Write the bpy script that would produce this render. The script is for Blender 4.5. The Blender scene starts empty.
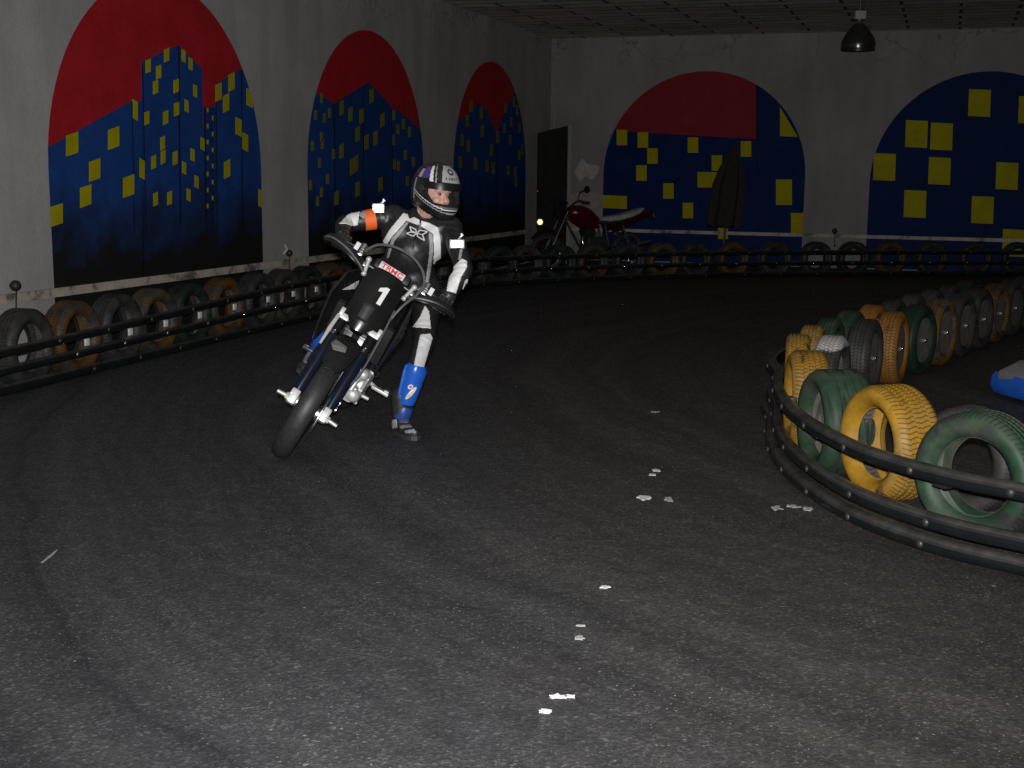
import bpy, bmesh, math, random
from mathutils import Vector as V, Matrix as Mx, Euler
from mathutils.bvhtree import BVHTree
PI = math.pi
random.seed(7)
sc = bpy.context.scene
col = sc.collection
R = math.radians

# ------------------------------------------------------------------ camera maths
F, CH, PITCH, ROLL = 1277.0, 1.5, R(9.43), R(0.63)
CM = Euler((PI/2 - PITCH, 0, 0)).to_matrix() @ Mx.Rotation(ROLL, 3, 'Z')
CP = V((0, 0, CH))
def ray(x, y): return CM @ V(((x-512)/F, (384-y)/F, -1))
def G(x, y, z=0.0):
    d = ray(x, y); return CP + d*((z-CH)/d.z)
def onp(x, y, P, N):
    d = ray(x, y); return CP + d*((P-CP).dot(N)/d.dot(N))
def at(x, y, Y):
    d = ray(x, y); return CP + d*(Y/d.y)
def proj(P):
    v = CM.transposed() @ (P-CP); return (512+F*v.x/-v.z, 384-F*v.y/-v.z)

# room frame: corner, direction away from camera along the left wall, inward normals
K = 1.1
AZ = R(18.6)
CN = V((0.56, 20.5, 0))*K
DL = V((math.sin(AZ), math.cos(AZ), 0)); NL = V((math.cos(AZ), -math.sin(AZ), 0))
DB = NL.copy(); NB = V((-math.sin(AZ), -math.cos(AZ), 0))
CEIL = 1.5 + 2.05*K
def Lw(s, z, o=0.0): return CN - DL*s + NL*o + V((0, 0, z))   # on the left wall, s metres from the corner
def Bw(s, z, o=0.0): return CN + DB*s + NB*o + V((0, 0, z))   # on the back wall
def Lp(x, y):
    q = onp(x, y, CN, NL); return (-(q-CN).dot(DL), q.z)
def Bp(x, y):
    q = onp(x, y, CN, NB); return ((q-CN).dot(DB), q.z)

# ------------------------------------------------------------------ materials
def srgb(r, g, b):
    f = lambda c: (c/255/12.92) if c/255 <= .04045 else ((c/255+.055)/1.055)**2.4
    return (f(r), f(g), f(b))
class NT:
    def __init__(s, name):
        s.m = bpy.data.materials.new(name); s.m.use_nodes = True
        s.t = s.m.node_tree; s.n = s.t.nodes; s.b = s.n['Principled BSDF']
    def N(s, typ, **kw):
        n = s.n.new(typ)
        for k, v in kw.items():
            if k in n.inputs: n.inputs[k].default_value = v
            else: setattr(n, k, v)
        return n
    def L(s, a, b): s.t.links.new(a, b)
    def ramp(s, fac, stops):
        r = s.n.new('ShaderNodeValToRGB'); e = r.color_ramp.elements
        while len(e) < len(stops): e.new(0.5)
        for i, (p, c) in enumerate(stops):
            e[i].position = p; e[i].color = (*c, 1) if len(c) == 3 else c
        s.L(fac, r.inputs[0]); return r.outputs[0]
    def mix(s, fac, a, b, mode='MIX'):
        m = s.n.new('ShaderNodeMix'); m.data_type = 'RGBA'; m.blend_type = mode
        for sock, v in ((m.inputs[0], fac), (m.inputs[6], a), (m.inputs[7], b)):
            if hasattr(v, 'default_value') or hasattr(v, 'is_linked'): s.L(v, sock)
            elif isinstance(v, (int, float)): sock.default_value = v
            else: sock.default_value = (*v, 1)
        return m.outputs[2]
    def math(s, op, a, b=None, c=None):
        m = s.n.new('ShaderNodeMath'); m.operation = op
        for i, v in enumerate((a, b, c)):
            if v is None: continue
            if isinstance(v, (int, float)): m.inputs[i].default_value = v
            else: s.L(v, m.inputs[i])
        return m.outputs[0]
    def bump(s, h, strength=.3, dist=.01):
        b = s.n.new('ShaderNodeBump'); b.inputs['Strength'].default_value = strength; b.inputs['Distance'].default_value = dist
        s.L(h, b.inputs['Height']); s.L(b.outputs[0], s.b.inputs['Normal'])
    def pos(s):
        return s.n.new('ShaderNodeNewGeometry').outputs['Position']
    def obj(s):
        return s.n.new('ShaderNodeTexCoord').outputs['Object']
    def noise(s, vec, scale, detail=3, rough=.5):
        n = s.n.new('ShaderNodeTexNoise'); n.inputs['Scale'].default_value = scale
        n.inputs['Detail'].default_value = detail; n.inputs['Roughness'].default_value = rough
        if vec is not None: s.L(vec, n.inputs['Vector'])
        return n.outputs[0]
_mc = {}
def mat(name, c, rough=.5, metal=0.0, var=.15, scale=30, bump=0.0, spec=.5, coat=0.0):
    if name in _mc: return _mc[name]
    t = NT(name)
    n = t.noise(t.obj(), scale, 4)
    lo = tuple(x*(1-var) for x in c); hi = tuple(min(1, x*(1+var)) for x in c)
    t.L(t.ramp(n, [(.3, lo), (.7, hi)]), t.b.inputs['Base Color'])
    t.b.inputs['Roughness'].default_value = rough; t.b.inputs['Metallic'].default_value = metal
    t.b.inputs['Specular IOR Level'].default_value = spec
    if coat: t.b.inputs['Coat Weight'].default_value = coat
    if bump: t.bump(n, bump, .004)
    _mc[name] = t.m; return t.m

def asphalt():
    t = NT('asphalt')
    p = t.pos()
    fine = t.noise(p, 170, 3, .7)
    vor = t.N('ShaderNodeTexVoronoi', feature='F1'); vor.inputs['Scale'].default_value = 95; t.L(p, vor.inputs['Vector'])
    mid = t.noise(p, 9, 4, .6)
    big = t.noise(p, .45, 3, .55)
    # rubbered racing line: rings about the bend's centre, where the tyres have polished the surface
    sep = t.N('ShaderNodeSeparateXYZ'); t.L(p, sep.inputs[0])
    dx = t.math('SUBTRACT', sep.outputs[0], 7.0); dy = t.math('SUBTRACT', sep.outputs[1], 9.5)
    r = t.math('SQRT', t.math('ADD', t.math('MULTIPLY', dx, dx), t.math('MULTIPLY', dy, dy)))
    rn = t.math('ADD', r, t.math('MULTIPLY', big, .8))
    comb = t.N('ShaderNodeCombineXYZ'); t.L(rn, comb.inputs[0])
    streak = t.noise(comb.outputs[0], 2.6, 5, .7)
    sepc = t.N('ShaderNodeSeparateColor'); t.L(vor.outputs['Color'], sepc.inputs[0])
    base = t.ramp(sepc.outputs[0], [(0, (.044, .044, .045)), (.6, (.060, .060, .061)), (.9, (.078, .078, .079)), (1, (.12, .12, .12))])
    base = t.mix(1.0, base, t.ramp(fine, [(.3, (.80, .80, .80)), (.7, (1.2, 1.2, 1.2))]), 'MULTIPLY')
    tx_ = t.math('ADD', t.math('MULTIPLY', sep.outputs[0], .28), t.math('MULTIPLY', t.noise(p, 1.3, 4, .6), .9))
    tint = t.ramp(tx_, [(.30, (.97, .975, 1.02)), (.85, (.98, .91, .82))])
    c = t.mix(1.0, base, tint, 'MULTIPLY')
    c = t.mix(1.0, c, t.ramp(streak, [(.35, (.60, .60, .63)), (.62, (1.18, 1.18, 1.17))]), 'MULTIPLY')
    c = t.mix(1.0, c, t.ramp(mid, [(.3, (.82, .82, .82)), (.7, (1.15, 1.15, 1.15))]), 'MULTIPLY')
    # pale stone chips, with the aggregate's sparkle painted in as bright specks
    chips = t.ramp(t.noise(p, 85, 2, .5), [(.66, (0, 0, 0)), (.73, (1, 1, 1))])
    patch = t.ramp(t.noise(p, 1.6, 3, .6), [(.40, (0, 0, 0)), (.66, (1, 1, 1))])
    k = t.math('MULTIPLY', chips, patch)
    c = t.mix(t.math('MULTIPLY', k, .75), c, (.62, .61, .58))
    scr = t.ramp(t.noise(p, 22, 2, .5), [(.735, (0, 0, 0)), (.79, (1, 1, 1))])
    c = t.mix(t.math('MULTIPLY', scr, .5), c, (.42, .42, .43))
    t.L(c, t.b.inputs['Base Color'])
    t.b.inputs['Roughness'].default_value = .62
    t.b.inputs['Specular IOR Level'].default_value = .35
    h = t.math('ADD', t.math('MULTIPLY', fine, .6), t.math('MULTIPLY', vor.outputs[0], .8))
    t.bump(h, .30, .008)
    return t.m

def plaster(name, c):
    t = NT(name); p = t.pos()
    mp = t.N('ShaderNodeMapping'); mp.inputs['Scale'].default_value = (1, 1, .16); t.L(p, mp.inputs[0])
    run = t.noise(mp.outputs[0], 2.2, 5, .6)
    blot = t.noise(p, .9, 5, .65)
    grain = t.noise(p, 40, 3)
    cc = t.mix(1.0, t.ramp(run, [(.3, tuple(x*.84 for x in c)), (.7, tuple(x*1.12 for x in c))]),
               t.ramp(blot, [(.3, (.84, .83, .82)), (.68, (1.06, 1.06, 1.06))]), 'MULTIPLY')
    cc = t.mix(1.0, cc, t.ramp(grain, [(.3, (.95, .95, .95)), (.7, (1.04, 1.04, 1.04))]), 'MULTIPLY')
    # hairline cracks and damp marks under the ceiling
    vo = t.N('ShaderNodeTexVoronoi', feature='DISTANCE_TO_EDGE'); vo.inputs['Scale'].default_value = .8
    wv = t.N('ShaderNodeVectorMath', operation='ADD'); t.L(p, wv.inputs[0])
    nz = t.N('ShaderNodeTexNoise'); nz.inputs['Scale'].default_value = 3; t.L(p, nz.inputs['Vector']); t.L(nz.outputs['Color'], wv.inputs[1])
    t.L(wv.outputs[0], vo.inputs['Vector'])
    sep = t.N('ShaderNodeSeparateXYZ'); t.L(p, sep.inputs[0])
    high = t.math('SMOOTHSTEP', 0, 0) if False else t.ramp(t.math('MULTIPLY', sep.outputs[2], 1/CEIL), [(.80, (0, 0, 0)), (.97, (1, 1, 1))])
    crack = t.math('MULTIPLY', t.ramp(vo.outputs[0], [(.0, (1, 1, 1)), (.022, (0, 0, 0))]), high)
    cc = t.mix(t.math('MULTIPLY', crack, .6), cc, tuple(x*.35 for x in c))
    t.L(cc, t.b.inputs['Base Color']); t.b.inputs['Roughness'].default_value = .85
    t.b.inputs['Specular IOR Level'].default_value = .2
    t.bump(t.math('ADD', grain, t.math('MULTIPLY', blot, 2)), .25, .01)
    return t.m

def ceiling_mat():
    t = NT('ceiling_boards'); p = t.pos()
    mp = t.N('ShaderNodeMapping'); mp.inputs['Rotation'].default_value = (0, 0, AZ); t.L(p, mp.inputs[0])
    br = t.N('ShaderNodeTexBrick', offset=.5); br.inputs['Scale'].default_value = 1
    br.inputs['Brick Width'].default_value = 1.5; br.inputs['Row Height'].default_value = .36
    br.inputs['Mortar Size'].default_value = .022; br.inputs['Mortar Smooth'].default_value = .2
    br.inputs['Color1'].default_value = (.82, .77, .68, 1); br.inputs['Color2'].default_value = (.56, .52, .45, 1)
    br.inputs['Mortar'].default_value = (.06, .055, .05, 1)
    t.L(mp.outputs[0], br.inputs['Vector'])
    n = t.noise(p, 3, 4)
    c = t.mix(1.0, br.outputs['Color'], t.ramp(n, [(.3, (.75, .75, .75)), (.7, (1.15, 1.12, 1.05))]), 'MULTIPLY')
    t.L(c, t.b.inputs['Base Color']); t.b.inputs['Roughness'].default_value = .8
    t.bump(t.math('SUBTRACT', 1, br.outputs['Fac']), .8, .03)
    return t.m

def paint(name, c, fade=None, var=.12):
    """wall paint; fade = (z0, z1): sprayed over with black below"""
    t = NT(name); p = t.pos()
    n = t.noise(p, 3.2, 5, .6); g = t.noise(p, 25, 3)
    cc = t.ramp(n, [(.3, tuple(x*(1-var) for x in c)), (.7, tuple(x*(1+var) for x in c))])
    cc = t.mix(1.0, cc, t.ramp(g, [(.3, (.92, .92, .92)), (.7, (1.06, 1.06, 1.06))]), 'MULTIPLY')
    if fade:
        sep = t.N('ShaderNodeSeparateXYZ'); t.L(p, sep.inputs[0])
        zz = t.math('ADD', sep.outputs[2], t.math('MULTIPLY', t.math('SUBTRACT', n, .5), .9))
        u = t.math('DIVIDE', t.math('SUBTRACT', zz, fade[0]), fade[1]-fade[0])
        cc = t.mix(t.ramp(u, [(0, (0, 0, 0)), (1, (1, 1, 1))]), (.016, .016, .017), cc)
    t.L(cc, t.b.inputs['Base Color']); t.b.inputs['Roughness'].default_value = .6
    t.b.inputs['Specular IOR Level'].default_value = .08
    return t.m

def tire_mat(name, c, cover=.5, dust=.25, tread=70, top=None):
    """rubber with a worn coat of paint (cover: how much is left) and road dust"""
    t = NT(name); o = t.obj()
    info = t.N('ShaderNodeObjectInfo')
    off = t.N('ShaderNodeVectorMath', operation='ADD'); t.L(o, off.inputs[0])
    sc_ = t.N('ShaderNodeVectorMath', operation='SCALE'); t.L(info.outputs['Location'], sc_.inputs[0]); sc_.inputs['Scale'].default_value = 3.7
    t.L(sc_.outputs[0], off.inputs[1])
    p = off.outputs[0]
    rub = t.ramp(t.noise(p, 14, 4), [(.3, (.022, .022, .023)), (.7, (.052, .051, .050))])
    wear = t.noise(p, 6.5, 5, .68)
    cov = t.ramp(wear, [(max(0, .5-cover*.42), (1, 1, 1)), (max(.02, .5-cover*.42)+.16, (0, 0, 0))]) if False else \
        t.ramp(wear, [(.78-cover*.6, (0, 0, 0)), (.90-cover*.6, (1, 1, 1))])
    if top:
        sz = t.N('ShaderNodeSeparateXYZ'); t.L(o, sz.inputs[0])
        cov = t.math('MULTIPLY', cov, t.ramp(t.math('ADD', sz.outputs[2], t.math('MULTIPLY', wear, .05)), [(top, (0, 0, 0)), (top+.012, (1, 1, 1))]))
    pc = t.ramp(t.noise(p, 22, 3), [(.3, tuple(x*.8 for x in c)), (.7, tuple(min(1, x*1.15) for x in c))])
    cc = t.mix(cov, rub, pc)
    du = t.ramp(t.noise(p, 3.2, 4, .6), [(.45, (0, 0, 0)), (.75, (1, 1, 1))])
    cc = t.mix(t.math('MULTIPLY', du, dust), cc, (.20, .175, .15))
    # tread blocks: ribs around the tire crossed by radial sipes, only on the outer face
    sep = t.N('ShaderNodeSeparateXYZ'); t.L(o, sep.inputs[0])
    zc = t.math('SUBTRACT', sep.outputs[2], .262)
    ang = t.math('ARCTAN2', zc, sep.outputs[0])
    rad = t.math('SQRT', t.math('ADD', t.math('MULTIPLY', zc, zc), t.math('MULTIPLY', sep.outputs[0], sep.outputs[0])))
    zig = t.math('MULTIPLY', t.math('PINGPONG', t.math('MULTIPLY', sep.outputs[1], 18), .5), 1.0)
    saw = t.math('FRACT', t.math('ADD', t.math('MULTIPLY', ang, tread/(2*PI)), zig))
    gro = t.math('LESS_THAN', saw, .25)
    outer = t.math('GREATER_THAN', rad, .243)
    g = t.math('MULTIPLY', gro, outer)
    inn = t.math('MULTIPLY', t.math('LESS_THAN', t.math('ABSOLUTE', sep.outputs[1]), .0508), t.math('LESS_THAN', rad, .2495))
    cc = t.mix(inn, cc, t.ramp(t.noise(p, 9, 4), [(.3, (.060, .052, .044)), (.7, (.17, .145, .12))]))
    cc = t.mix(t.math('MULTIPLY', g, .62), cc, (.014, .014, .014))
    t.L(cc, t.b.inputs['Base Color']); t.b.inputs['Roughness'].default_value = .55
    t.b.inputs['Specular IOR Level'].default_value = .35
    t.bump(t.math('SUBTRACT', t.math('MULTIPLY', t.noise(p, 60, 3), .15), g), .6, .006)
    return t.m

# ------------------------------------------------------------------ mesh builder
class MB:
    def __init__(s): s.bm = bmesh.new(); s.mi = 0
    def _f(s, vs):
        try:
            f = s.bm.faces.new(vs); f.material_index = s.mi; f.smooth = True; return f
        except ValueError: return None
    def box(s, c, size, M=None, bevel=0.0):
        c = V(c); b = bmesh.new()
        bmesh.ops.create_cube(b, size=1)
        for v in b.verts: v.co = V((v.co.x*size[0], v.co.y*size[1], v.co.z*size[2]))
        if bevel: bmesh.ops.bevel(b, geom=b.edges[:], offset=bevel, segments=2, affect='EDGES', profile=.6)
        mp = {}
        for v in b.verts: mp[v] = s.bm.verts.new((M @ v.co if M else v.co) + c)
        for f in b.faces: s._f([mp[v] for v in f.verts])
        b.free(); return s
    def rings(s, rings, cap=True, closed=False):
        R_ = [[s.bm.verts.new(p) for p in r] for r in rings]
        n = len(R_[0]); m = len(R_)
        for i in range(m if closed else m-1):
            a, b = R_[i], R_[(i+1) % m]
            for j in range(n): s._f((a[j], a[(j+1) % n], b[(j+1) % n], b[j]))
        if cap and not closed:
            s._f(list(reversed(R_[0]))); s._f(R_[-1])
        return s
    def tube(s, pts, r, seg=8, closed=False, cap=True):
        pts = [V(p) for p in pts]; n = len(pts); rs = r if isinstance(r, (list, tuple)) else [r]*n
        up = None; out = []
        for i, p in enumerate(pts):
            if closed: t = pts[(i+1) % n]-pts[i-1]
            else: t = pts[min(i+1, n-1)]-pts[max(i-1, 0)]
            t.normalize()
            if up is None:
                up = V((0, 0, 1)) if abs(t.z) < .9 else V((1, 0, 0))
            a = up - t*up.dot(t)
            if a.length < 1e-5: a = t.orthogonal()
            a.normalize(); b = t.cross(a); up = a
            out.append([p + (a*math.cos(2*PI*k/seg)+b*math.sin(2*PI*k/seg))*rs[i] for k in range(seg)])
        return s.rings(out, cap, closed)
    def cyl(s, p0, p1, r0, r1=None, seg=16): return s.tube([p0, p1], [r0, r0 if r1 is None else r1], seg)
    def ell(s, c, r, M=None, seg=16, rg=10):
        c = V(c); r = (r, r, r) if isinstance(r, (int, float)) else r
        T = lambda v: (M @ v if M else v) + c
        out = []
        for i in range(1, rg):
            th = PI*i/rg
            out.append([T(V((r[0]*math.sin(th)*math.cos(2*PI*k/seg), r[1]*math.sin(th)*math.sin(2*PI*k/seg), -r[2]*math.cos(th)))) for k in range(seg)])
        R_ = [[s.bm.verts.new(p) for p in q] for q in out]
        b = s.bm.verts.new(T(V((0, 0, -r[2])))); t = s.bm.verts.new(T(V((0, 0, r[2]))))
        for i in range(len(R_)-1):
            for j in range(seg): s._f((R_[i][j], R_[i][(j+1) % seg], R_[i+1][(j+1) % seg], R_[i+1][j]))
        for j in range(seg):
            s._f((b, R_[0][(j+1) % seg], R_[0][j])); s._f((t, R_[-1][j], R_[-1][(j+1) % seg]))
        return s
    def cap(s, p0, p1, r0, r1=None, seg=14, k=4):
        """rounded cone"""
        p0 = V(p0); p1 = V(p1); r1 = r0 if r1 is None else r1
        d = (p1-p0); 
        if d.length < 1e-6: return s.ell(p0, r0)
        t = d.normalized(); pts = []; rs = []
        for i in range(k):
            a = PI/2*(1-(i+.35)/k); pts.append(p0-t*r0*math.sin(a)); rs.append(max(r0*math.cos(a), 1e-4))
        pts.append(p0); rs.append(r0); pts.append(p1); rs.append(r1)
        for i in range(k-1, -1, -1):
            a = PI/2*(1-(i+.35)/k); pts.append(p1+t*r1*math.sin(a)); rs.append(max(r1*math.cos(a), 1e-4))
        return s.tube(pts, rs, seg)
    def lathe(s, prof, M=None, seg=32, closed=False):
        """profile (radius, height) about local Z"""
        out = [[(M if M else Mx.Identity(4)) @ V((r*math.cos(2*PI*k/seg), r*math.sin(2*PI*k/seg), h)) for k in range(seg)] for r, h in prof]
        return s.rings(out, cap=not closed, closed=closed)
    def prism(s, poly, T, d0, d1):
        """2-D polygon extruded from depth d0 to d1; T(u, v, d) gives the point"""
        a = [s.bm.verts.new(T(u, v, d0)) for u, v in poly]; b = [s.bm.verts.new(T(u, v, d1)) for u, v in poly]
        n = len(poly)
        fs = [s._f(b), s._f(list(reversed(a)))]
        for i in range(n): fs.append(s._f((a[i], a[(i+1) % n], b[(i+1) % n], b[i])))
        for f in fs:
            if f: f.smooth = False
        return s
    def xf(s, M):
        s.bm.transform(M); return s
    def build(s, name, mats, parent=None, world=False, smooth=True, fix=True, subsurf=0):
        if fix: bmesh.ops.recalc_face_normals(s.bm, faces=s.bm.faces[:])
        if world and parent is not None: s.bm.transform(ROOT[rootname(parent)].inverted())
        me = bpy.data.meshes.new(name); s.bm.to_mesh(me); s.bm.free()
        mats = mats if isinstance(mats, (list, tuple)) else [mats]
        for m in mats: me.materials.append(m)
        if smooth:
            me.polygons.foreach_set('use_smooth', [p.use_smooth for p in me.polygons])
            try: me.set_sharp_from_angle(angle=R(38))
            except Exception: pass
        else:
            for p in me.polygons: p.use_smooth = False
        o = bpy.data.objects.new(name, me); col.objects.link(o)
        if parent is not None: o.parent = parent
        if subsurf:
            md = o.modifiers.new('s', 'SUBSURF'); md.levels = subsurf; md.render_levels = subsurf
        return o
ROOT = {}
def rootname(o):
    while o.parent is not None: o = o.parent
    return o.name
def tag(o, label=None, cat=None, group=None, kind=None):
    if label: o['label'] = label
    if cat: o['category'] = cat
    if group: o['group'] = group
    if kind: o['kind'] = kind
    return o
def empty(name, M=None, label=None, cat=None, group=None):
    o = bpy.data.objects.new(name, None); col.objects.link(o); o.empty_display_size = .1
    M = M or Mx.Identity(4)
    o.matrix_world = M; ROOT[o.name] = M.copy()
    return tag(o, label, cat, group)
def copy_tree(o, parent=None):
    c = o.copy(); col.objects.link(c); c.parent = parent
    for ch in list(o.children): copy_tree(ch, c)
    return c
def frame(o, x, y, z):
    M = Mx.Identity(4)
    for i, a in enumerate((x, y, z, o)):
        for j in range(3): M[j][i] = a[j]
    return M
def catmull(pts, n=8):
    pts = [V(p) for p in pts]; P = [pts[0]*2-pts[1]] + pts + [pts[-1]*2-pts[-2]]; out = []
    for i in range(1, len(P)-2):
        a, b, c, d = P[i-1:i+3]
        for k in range(n):
            t = k/n
            out.append(.5*((2*b)+(c-a)*t+(2*a-5*b+4*c-d)*t*t+(3*b-a-3*c+d)*t**3))
    out.append(pts[-1]); return out
def remesh(mb, voxel, smooth=4, fac=.5):
    me = bpy.data.meshes.new('tmp'); mb.bm.to_mesh(me); mb.bm.free()
    o = bpy.data.objects.new('tmp', me); col.objects.link(o)
    r = o.modifiers.new('r', 'REMESH'); r.mode = 'VOXEL'; r.voxel_size = voxel; r.adaptivity = 0
    if smooth:
        s_ = o.modifiers.new('s', 'SMOOTH'); s_.iterations = smooth; s_.factor = fac
    dg = bpy.context.evaluated_depsgraph_get()
    out = MB(); ev = o.evaluated_get(dg); m2 = ev.to_mesh()
    out.bm.from_mesh(m2); ev.to_mesh_clear()
    for f in out.bm.faces: f.smooth = True; f.material_index = 0
    bpy.data.objects.remove(o); bpy.data.meshes.remove(me)
    return out
def text_mesh(body, size, depth=.002):
    cu = bpy.data.curves.new('t', 'FONT'); cu.body = body; cu.size = size; cu.extrude = depth; cu.align_x = 'CENTER'; cu.align_y = 'CENTER'
    cu.offset = size*.02
    o = bpy.data.objects.new('t', cu); col.objects.link(o)
    dg = bpy.context.evaluated_depsgraph_get(); ev = o.evaluated_get(dg); m2 = ev.to_mesh()
    mb = MB(); mb.bm.from_mesh(m2); ev.to_mesh_clear()
    bpy.data.objects.remove(o); bpy.data.curves.remove(cu)
    return mb
def pip(x, y, poly):
    r = False; n = len(poly)
    for i in range(n):
        x0, y0 = poly[i]; x1, y1 = poly[(i+1) % n]
        if (y0 > y) != (y1 > y) and x < (x1-x0)*(y-y0)/(y1-y0)+x0: r = not r
    return r

# ------------------------------------------------------------------ shared materials
SATIN_PL = mat('satin_black_plastic', (.016, .016, .018), .62, 0, .2, 20, 0, .25)
BLACK_PL = mat('black_plastic', (.018, .018, .020), .32, 0, .2, 20)
def rail_mat():
    t = NT('black_rail_plastic'); p = t.pos()
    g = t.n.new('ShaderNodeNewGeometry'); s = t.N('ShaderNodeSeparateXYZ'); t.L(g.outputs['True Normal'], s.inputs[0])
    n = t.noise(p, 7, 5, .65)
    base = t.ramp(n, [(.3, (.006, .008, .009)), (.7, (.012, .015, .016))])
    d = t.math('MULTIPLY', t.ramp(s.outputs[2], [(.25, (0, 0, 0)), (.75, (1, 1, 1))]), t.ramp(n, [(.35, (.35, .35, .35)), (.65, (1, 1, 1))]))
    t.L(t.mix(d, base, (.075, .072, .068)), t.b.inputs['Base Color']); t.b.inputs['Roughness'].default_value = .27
    t.b.inputs['Specular IOR Level'].default_value = .7
    return t.m
RAILM = rail_mat()
CHROME = mat('chrome', (.82, .82, .83), .16, 1.0, .05)
ALU = mat('cast_aluminium', (.62, .62, .62), .32, 1.0, .12, 60, .2)
ALUW = mat('pale_aluminium', (.62, .62, .60), .45, .35, .1, 60, .1)
STEEL = mat('dark_steel', (.10, .10, .11), .4, .7, .2)
RUBBER = mat('black_rubber', (.035, .035, .037), .62, 0, .25, 50, .2)
NAVY = mat('navy_anodised', (.012, .017, .034), .25, .3, .15)
WHITE = mat('white_paint', (.80, .80, .80), .5, 0, .04)
LEATHER = mat('black_leather', (.018, .018, .020), .42, 0, .25, 40, .35)
LEATHER_W = mat('white_leather', (.78, .78, .78), .45, 0, .04, 40, .15)
LEATHER_G = mat('grey_leather', (.33, .33, .34), .5, 0, .1, 40, .15)
SKIN = mat('skin', (.62, .34, .27), .5, 0, .08, 25)
ORANGE = mat('orange_cloth', (.95, .16, .025), .6, 0, .06)
BLUE_PL = mat('blue_plastic', (.02, .12, .58), .25, 0, .1, 10, 0, .5)

# ------------------------------------------------------------------ room shell
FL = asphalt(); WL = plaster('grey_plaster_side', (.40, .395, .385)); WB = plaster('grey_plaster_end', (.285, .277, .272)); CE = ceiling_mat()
LLEN, BLEN, TH = 26.0, 16.0, .2
def slab(name, poly, z0, z1, m):
    mb = MB(); mb.prism(poly, lambda u, v, d: V((u, v, d)), z0, z1)
    return tag(mb.build(name, m, smooth=False), kind='structure')
c0, c1 = CN - DL*LLEN, CN + DB*BLEN
c2 = c0 + DB*BLEN
quad = [(p.x, p.y) for p in (CN, c0, c2, c1)]
slab('floor', quad, -.2, 0, FL)
slab('ceiling', quad, CEIL, CEIL+.2, CE)
o_ = CN - NL*TH
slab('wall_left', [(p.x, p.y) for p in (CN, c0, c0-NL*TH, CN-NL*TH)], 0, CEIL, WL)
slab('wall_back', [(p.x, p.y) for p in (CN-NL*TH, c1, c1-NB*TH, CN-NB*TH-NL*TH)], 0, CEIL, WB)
# rails of pale timber along both walls
def timber(name, fn, s0, s1, z, h):
    t = NT(name+'_wood'); p = t.pos(); n = t.noise(p, 5, 5, .65)
    t.L(t.ramp(n, [(.36, (.13, .125, .115)), (.46, (.42, .37, .30)), (.7, (.56, .50, .42))]), t.b.inputs['Base Color']); t.b.inputs['Roughness'].default_value = .7
    mb = MB(); n_ = 8
    for i in range(n_):
        a, b = s0+(s1-s0)*i/n_+.004, s0+(s1-s0)*(i+1)/n_-.004
        mb.prism([(a, z-h/2), (b, z-h/2), (b, z+h/2), (a, z+h/2)], lambda u, v, d: fn(u, v, d), .003, .028)
    return tag(mb.build(name, t.m, smooth=False), kind='structure')
ZB = 1.5-.885*K
timber('trim_1', Lw, .05, 20, ZB, .070)
timber('trim_2', Bw, .05, 15.8, ZB, .055)
# pipe in the corner
mb = MB(); mb.tube([Bw(.09, .02, .07), Bw(.09, CEIL-.02, .07)], .018, 8)
for z in (.9, 1.9, 2.9): mb.box(Bw(.09, z, .04), (.05, .05, .03))
tag(mb.build('conduit', mat('pipe_grey', (.30, .29, .28), .5)), 'thin grey vertical pipe running up the corner of the two walls', 'pipe')
# peeled plaster next to the door
mb = MB(); pp = [(574, 172), (582, 158), (588, 164), (600, 166), (598, 172), (592, 180), (586, 176), (580, 182)]
mb.prism([Bp(*q) for q in pp], Bw, .001, .004)
mb.build('plaster_patch', mat('bare_plaster', (.44, .40, .37), .9, 0, .15, 10), bpy.data.objects['wall_back'], smooth=False)
mb = MB(); pp = [(570, 195), (586, 190), (606, 196), (606, 232), (572, 232)]
mb.prism([Bp(*q) for q in pp], Bw, .001, .003)
mb.build('plaster_patch', mat('worn_plaster', (.33, .29, .27), .9, 0, .2, 10), bpy.data.objects['wall_back'], smooth=False)

# ------------------------------------------------------------------ murals
def arch(s0, s1, spring, n=40):
    c, r = (s0+s1)/2, (s1-s0)/2
    return [(s0, .02), (s1, .02)] + [(c+r*math.cos(PI*i/n), spring+r*math.sin(PI*i/n)) for i in range(n+1)]
def clip(poly, conv):
    out = list(poly)
    for i in range(len(conv)):
        a, b = conv[i], conv[(i+1) % len(conv)]
        side = lambda p: (b[0]-a[0])*(p[1]-a[1])-(b[1]-a[1])*(p[0]-a[0])
        inp, out = out, []
        for j in range(len(inp)):
            p, q = inp[j], inp[(j+1) % len(inp)]
            sp, sq = side(p), side(q)
            if sp >= 0: out.append(p)
            if (sp >= 0) != (sq >= 0):
                t = sp/(sp-sq); out.append((p[0]+(q[0]-p[0])*t, p[1]+(q[1]-p[1])*t))
        if not out: return []
    return out
RED1 = paint('red_wall_paint', (.42, .018, .026)); BLUE1 = paint('blue_wall_paint_faded', (.016, .062, .245), (.75, 1.45))
BLUE1B = paint('blue_wall_paint_faded_dark', (.013, .050, .195), (.75, 1.45)); BLUE2 = paint('blue_wall_paint', (.004, .021, .100), None, .2)
YEL = paint('yellow_wall_paint', (.42, .37, .006)); YEL2 = paint('dull_yellow_wall_paint', (.20, .185, .012)); LINE = paint('dark_line_paint', (.012, .014, .03)); RED2 = paint('dusty_red_wall_paint', (.26, .022, .031))
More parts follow.
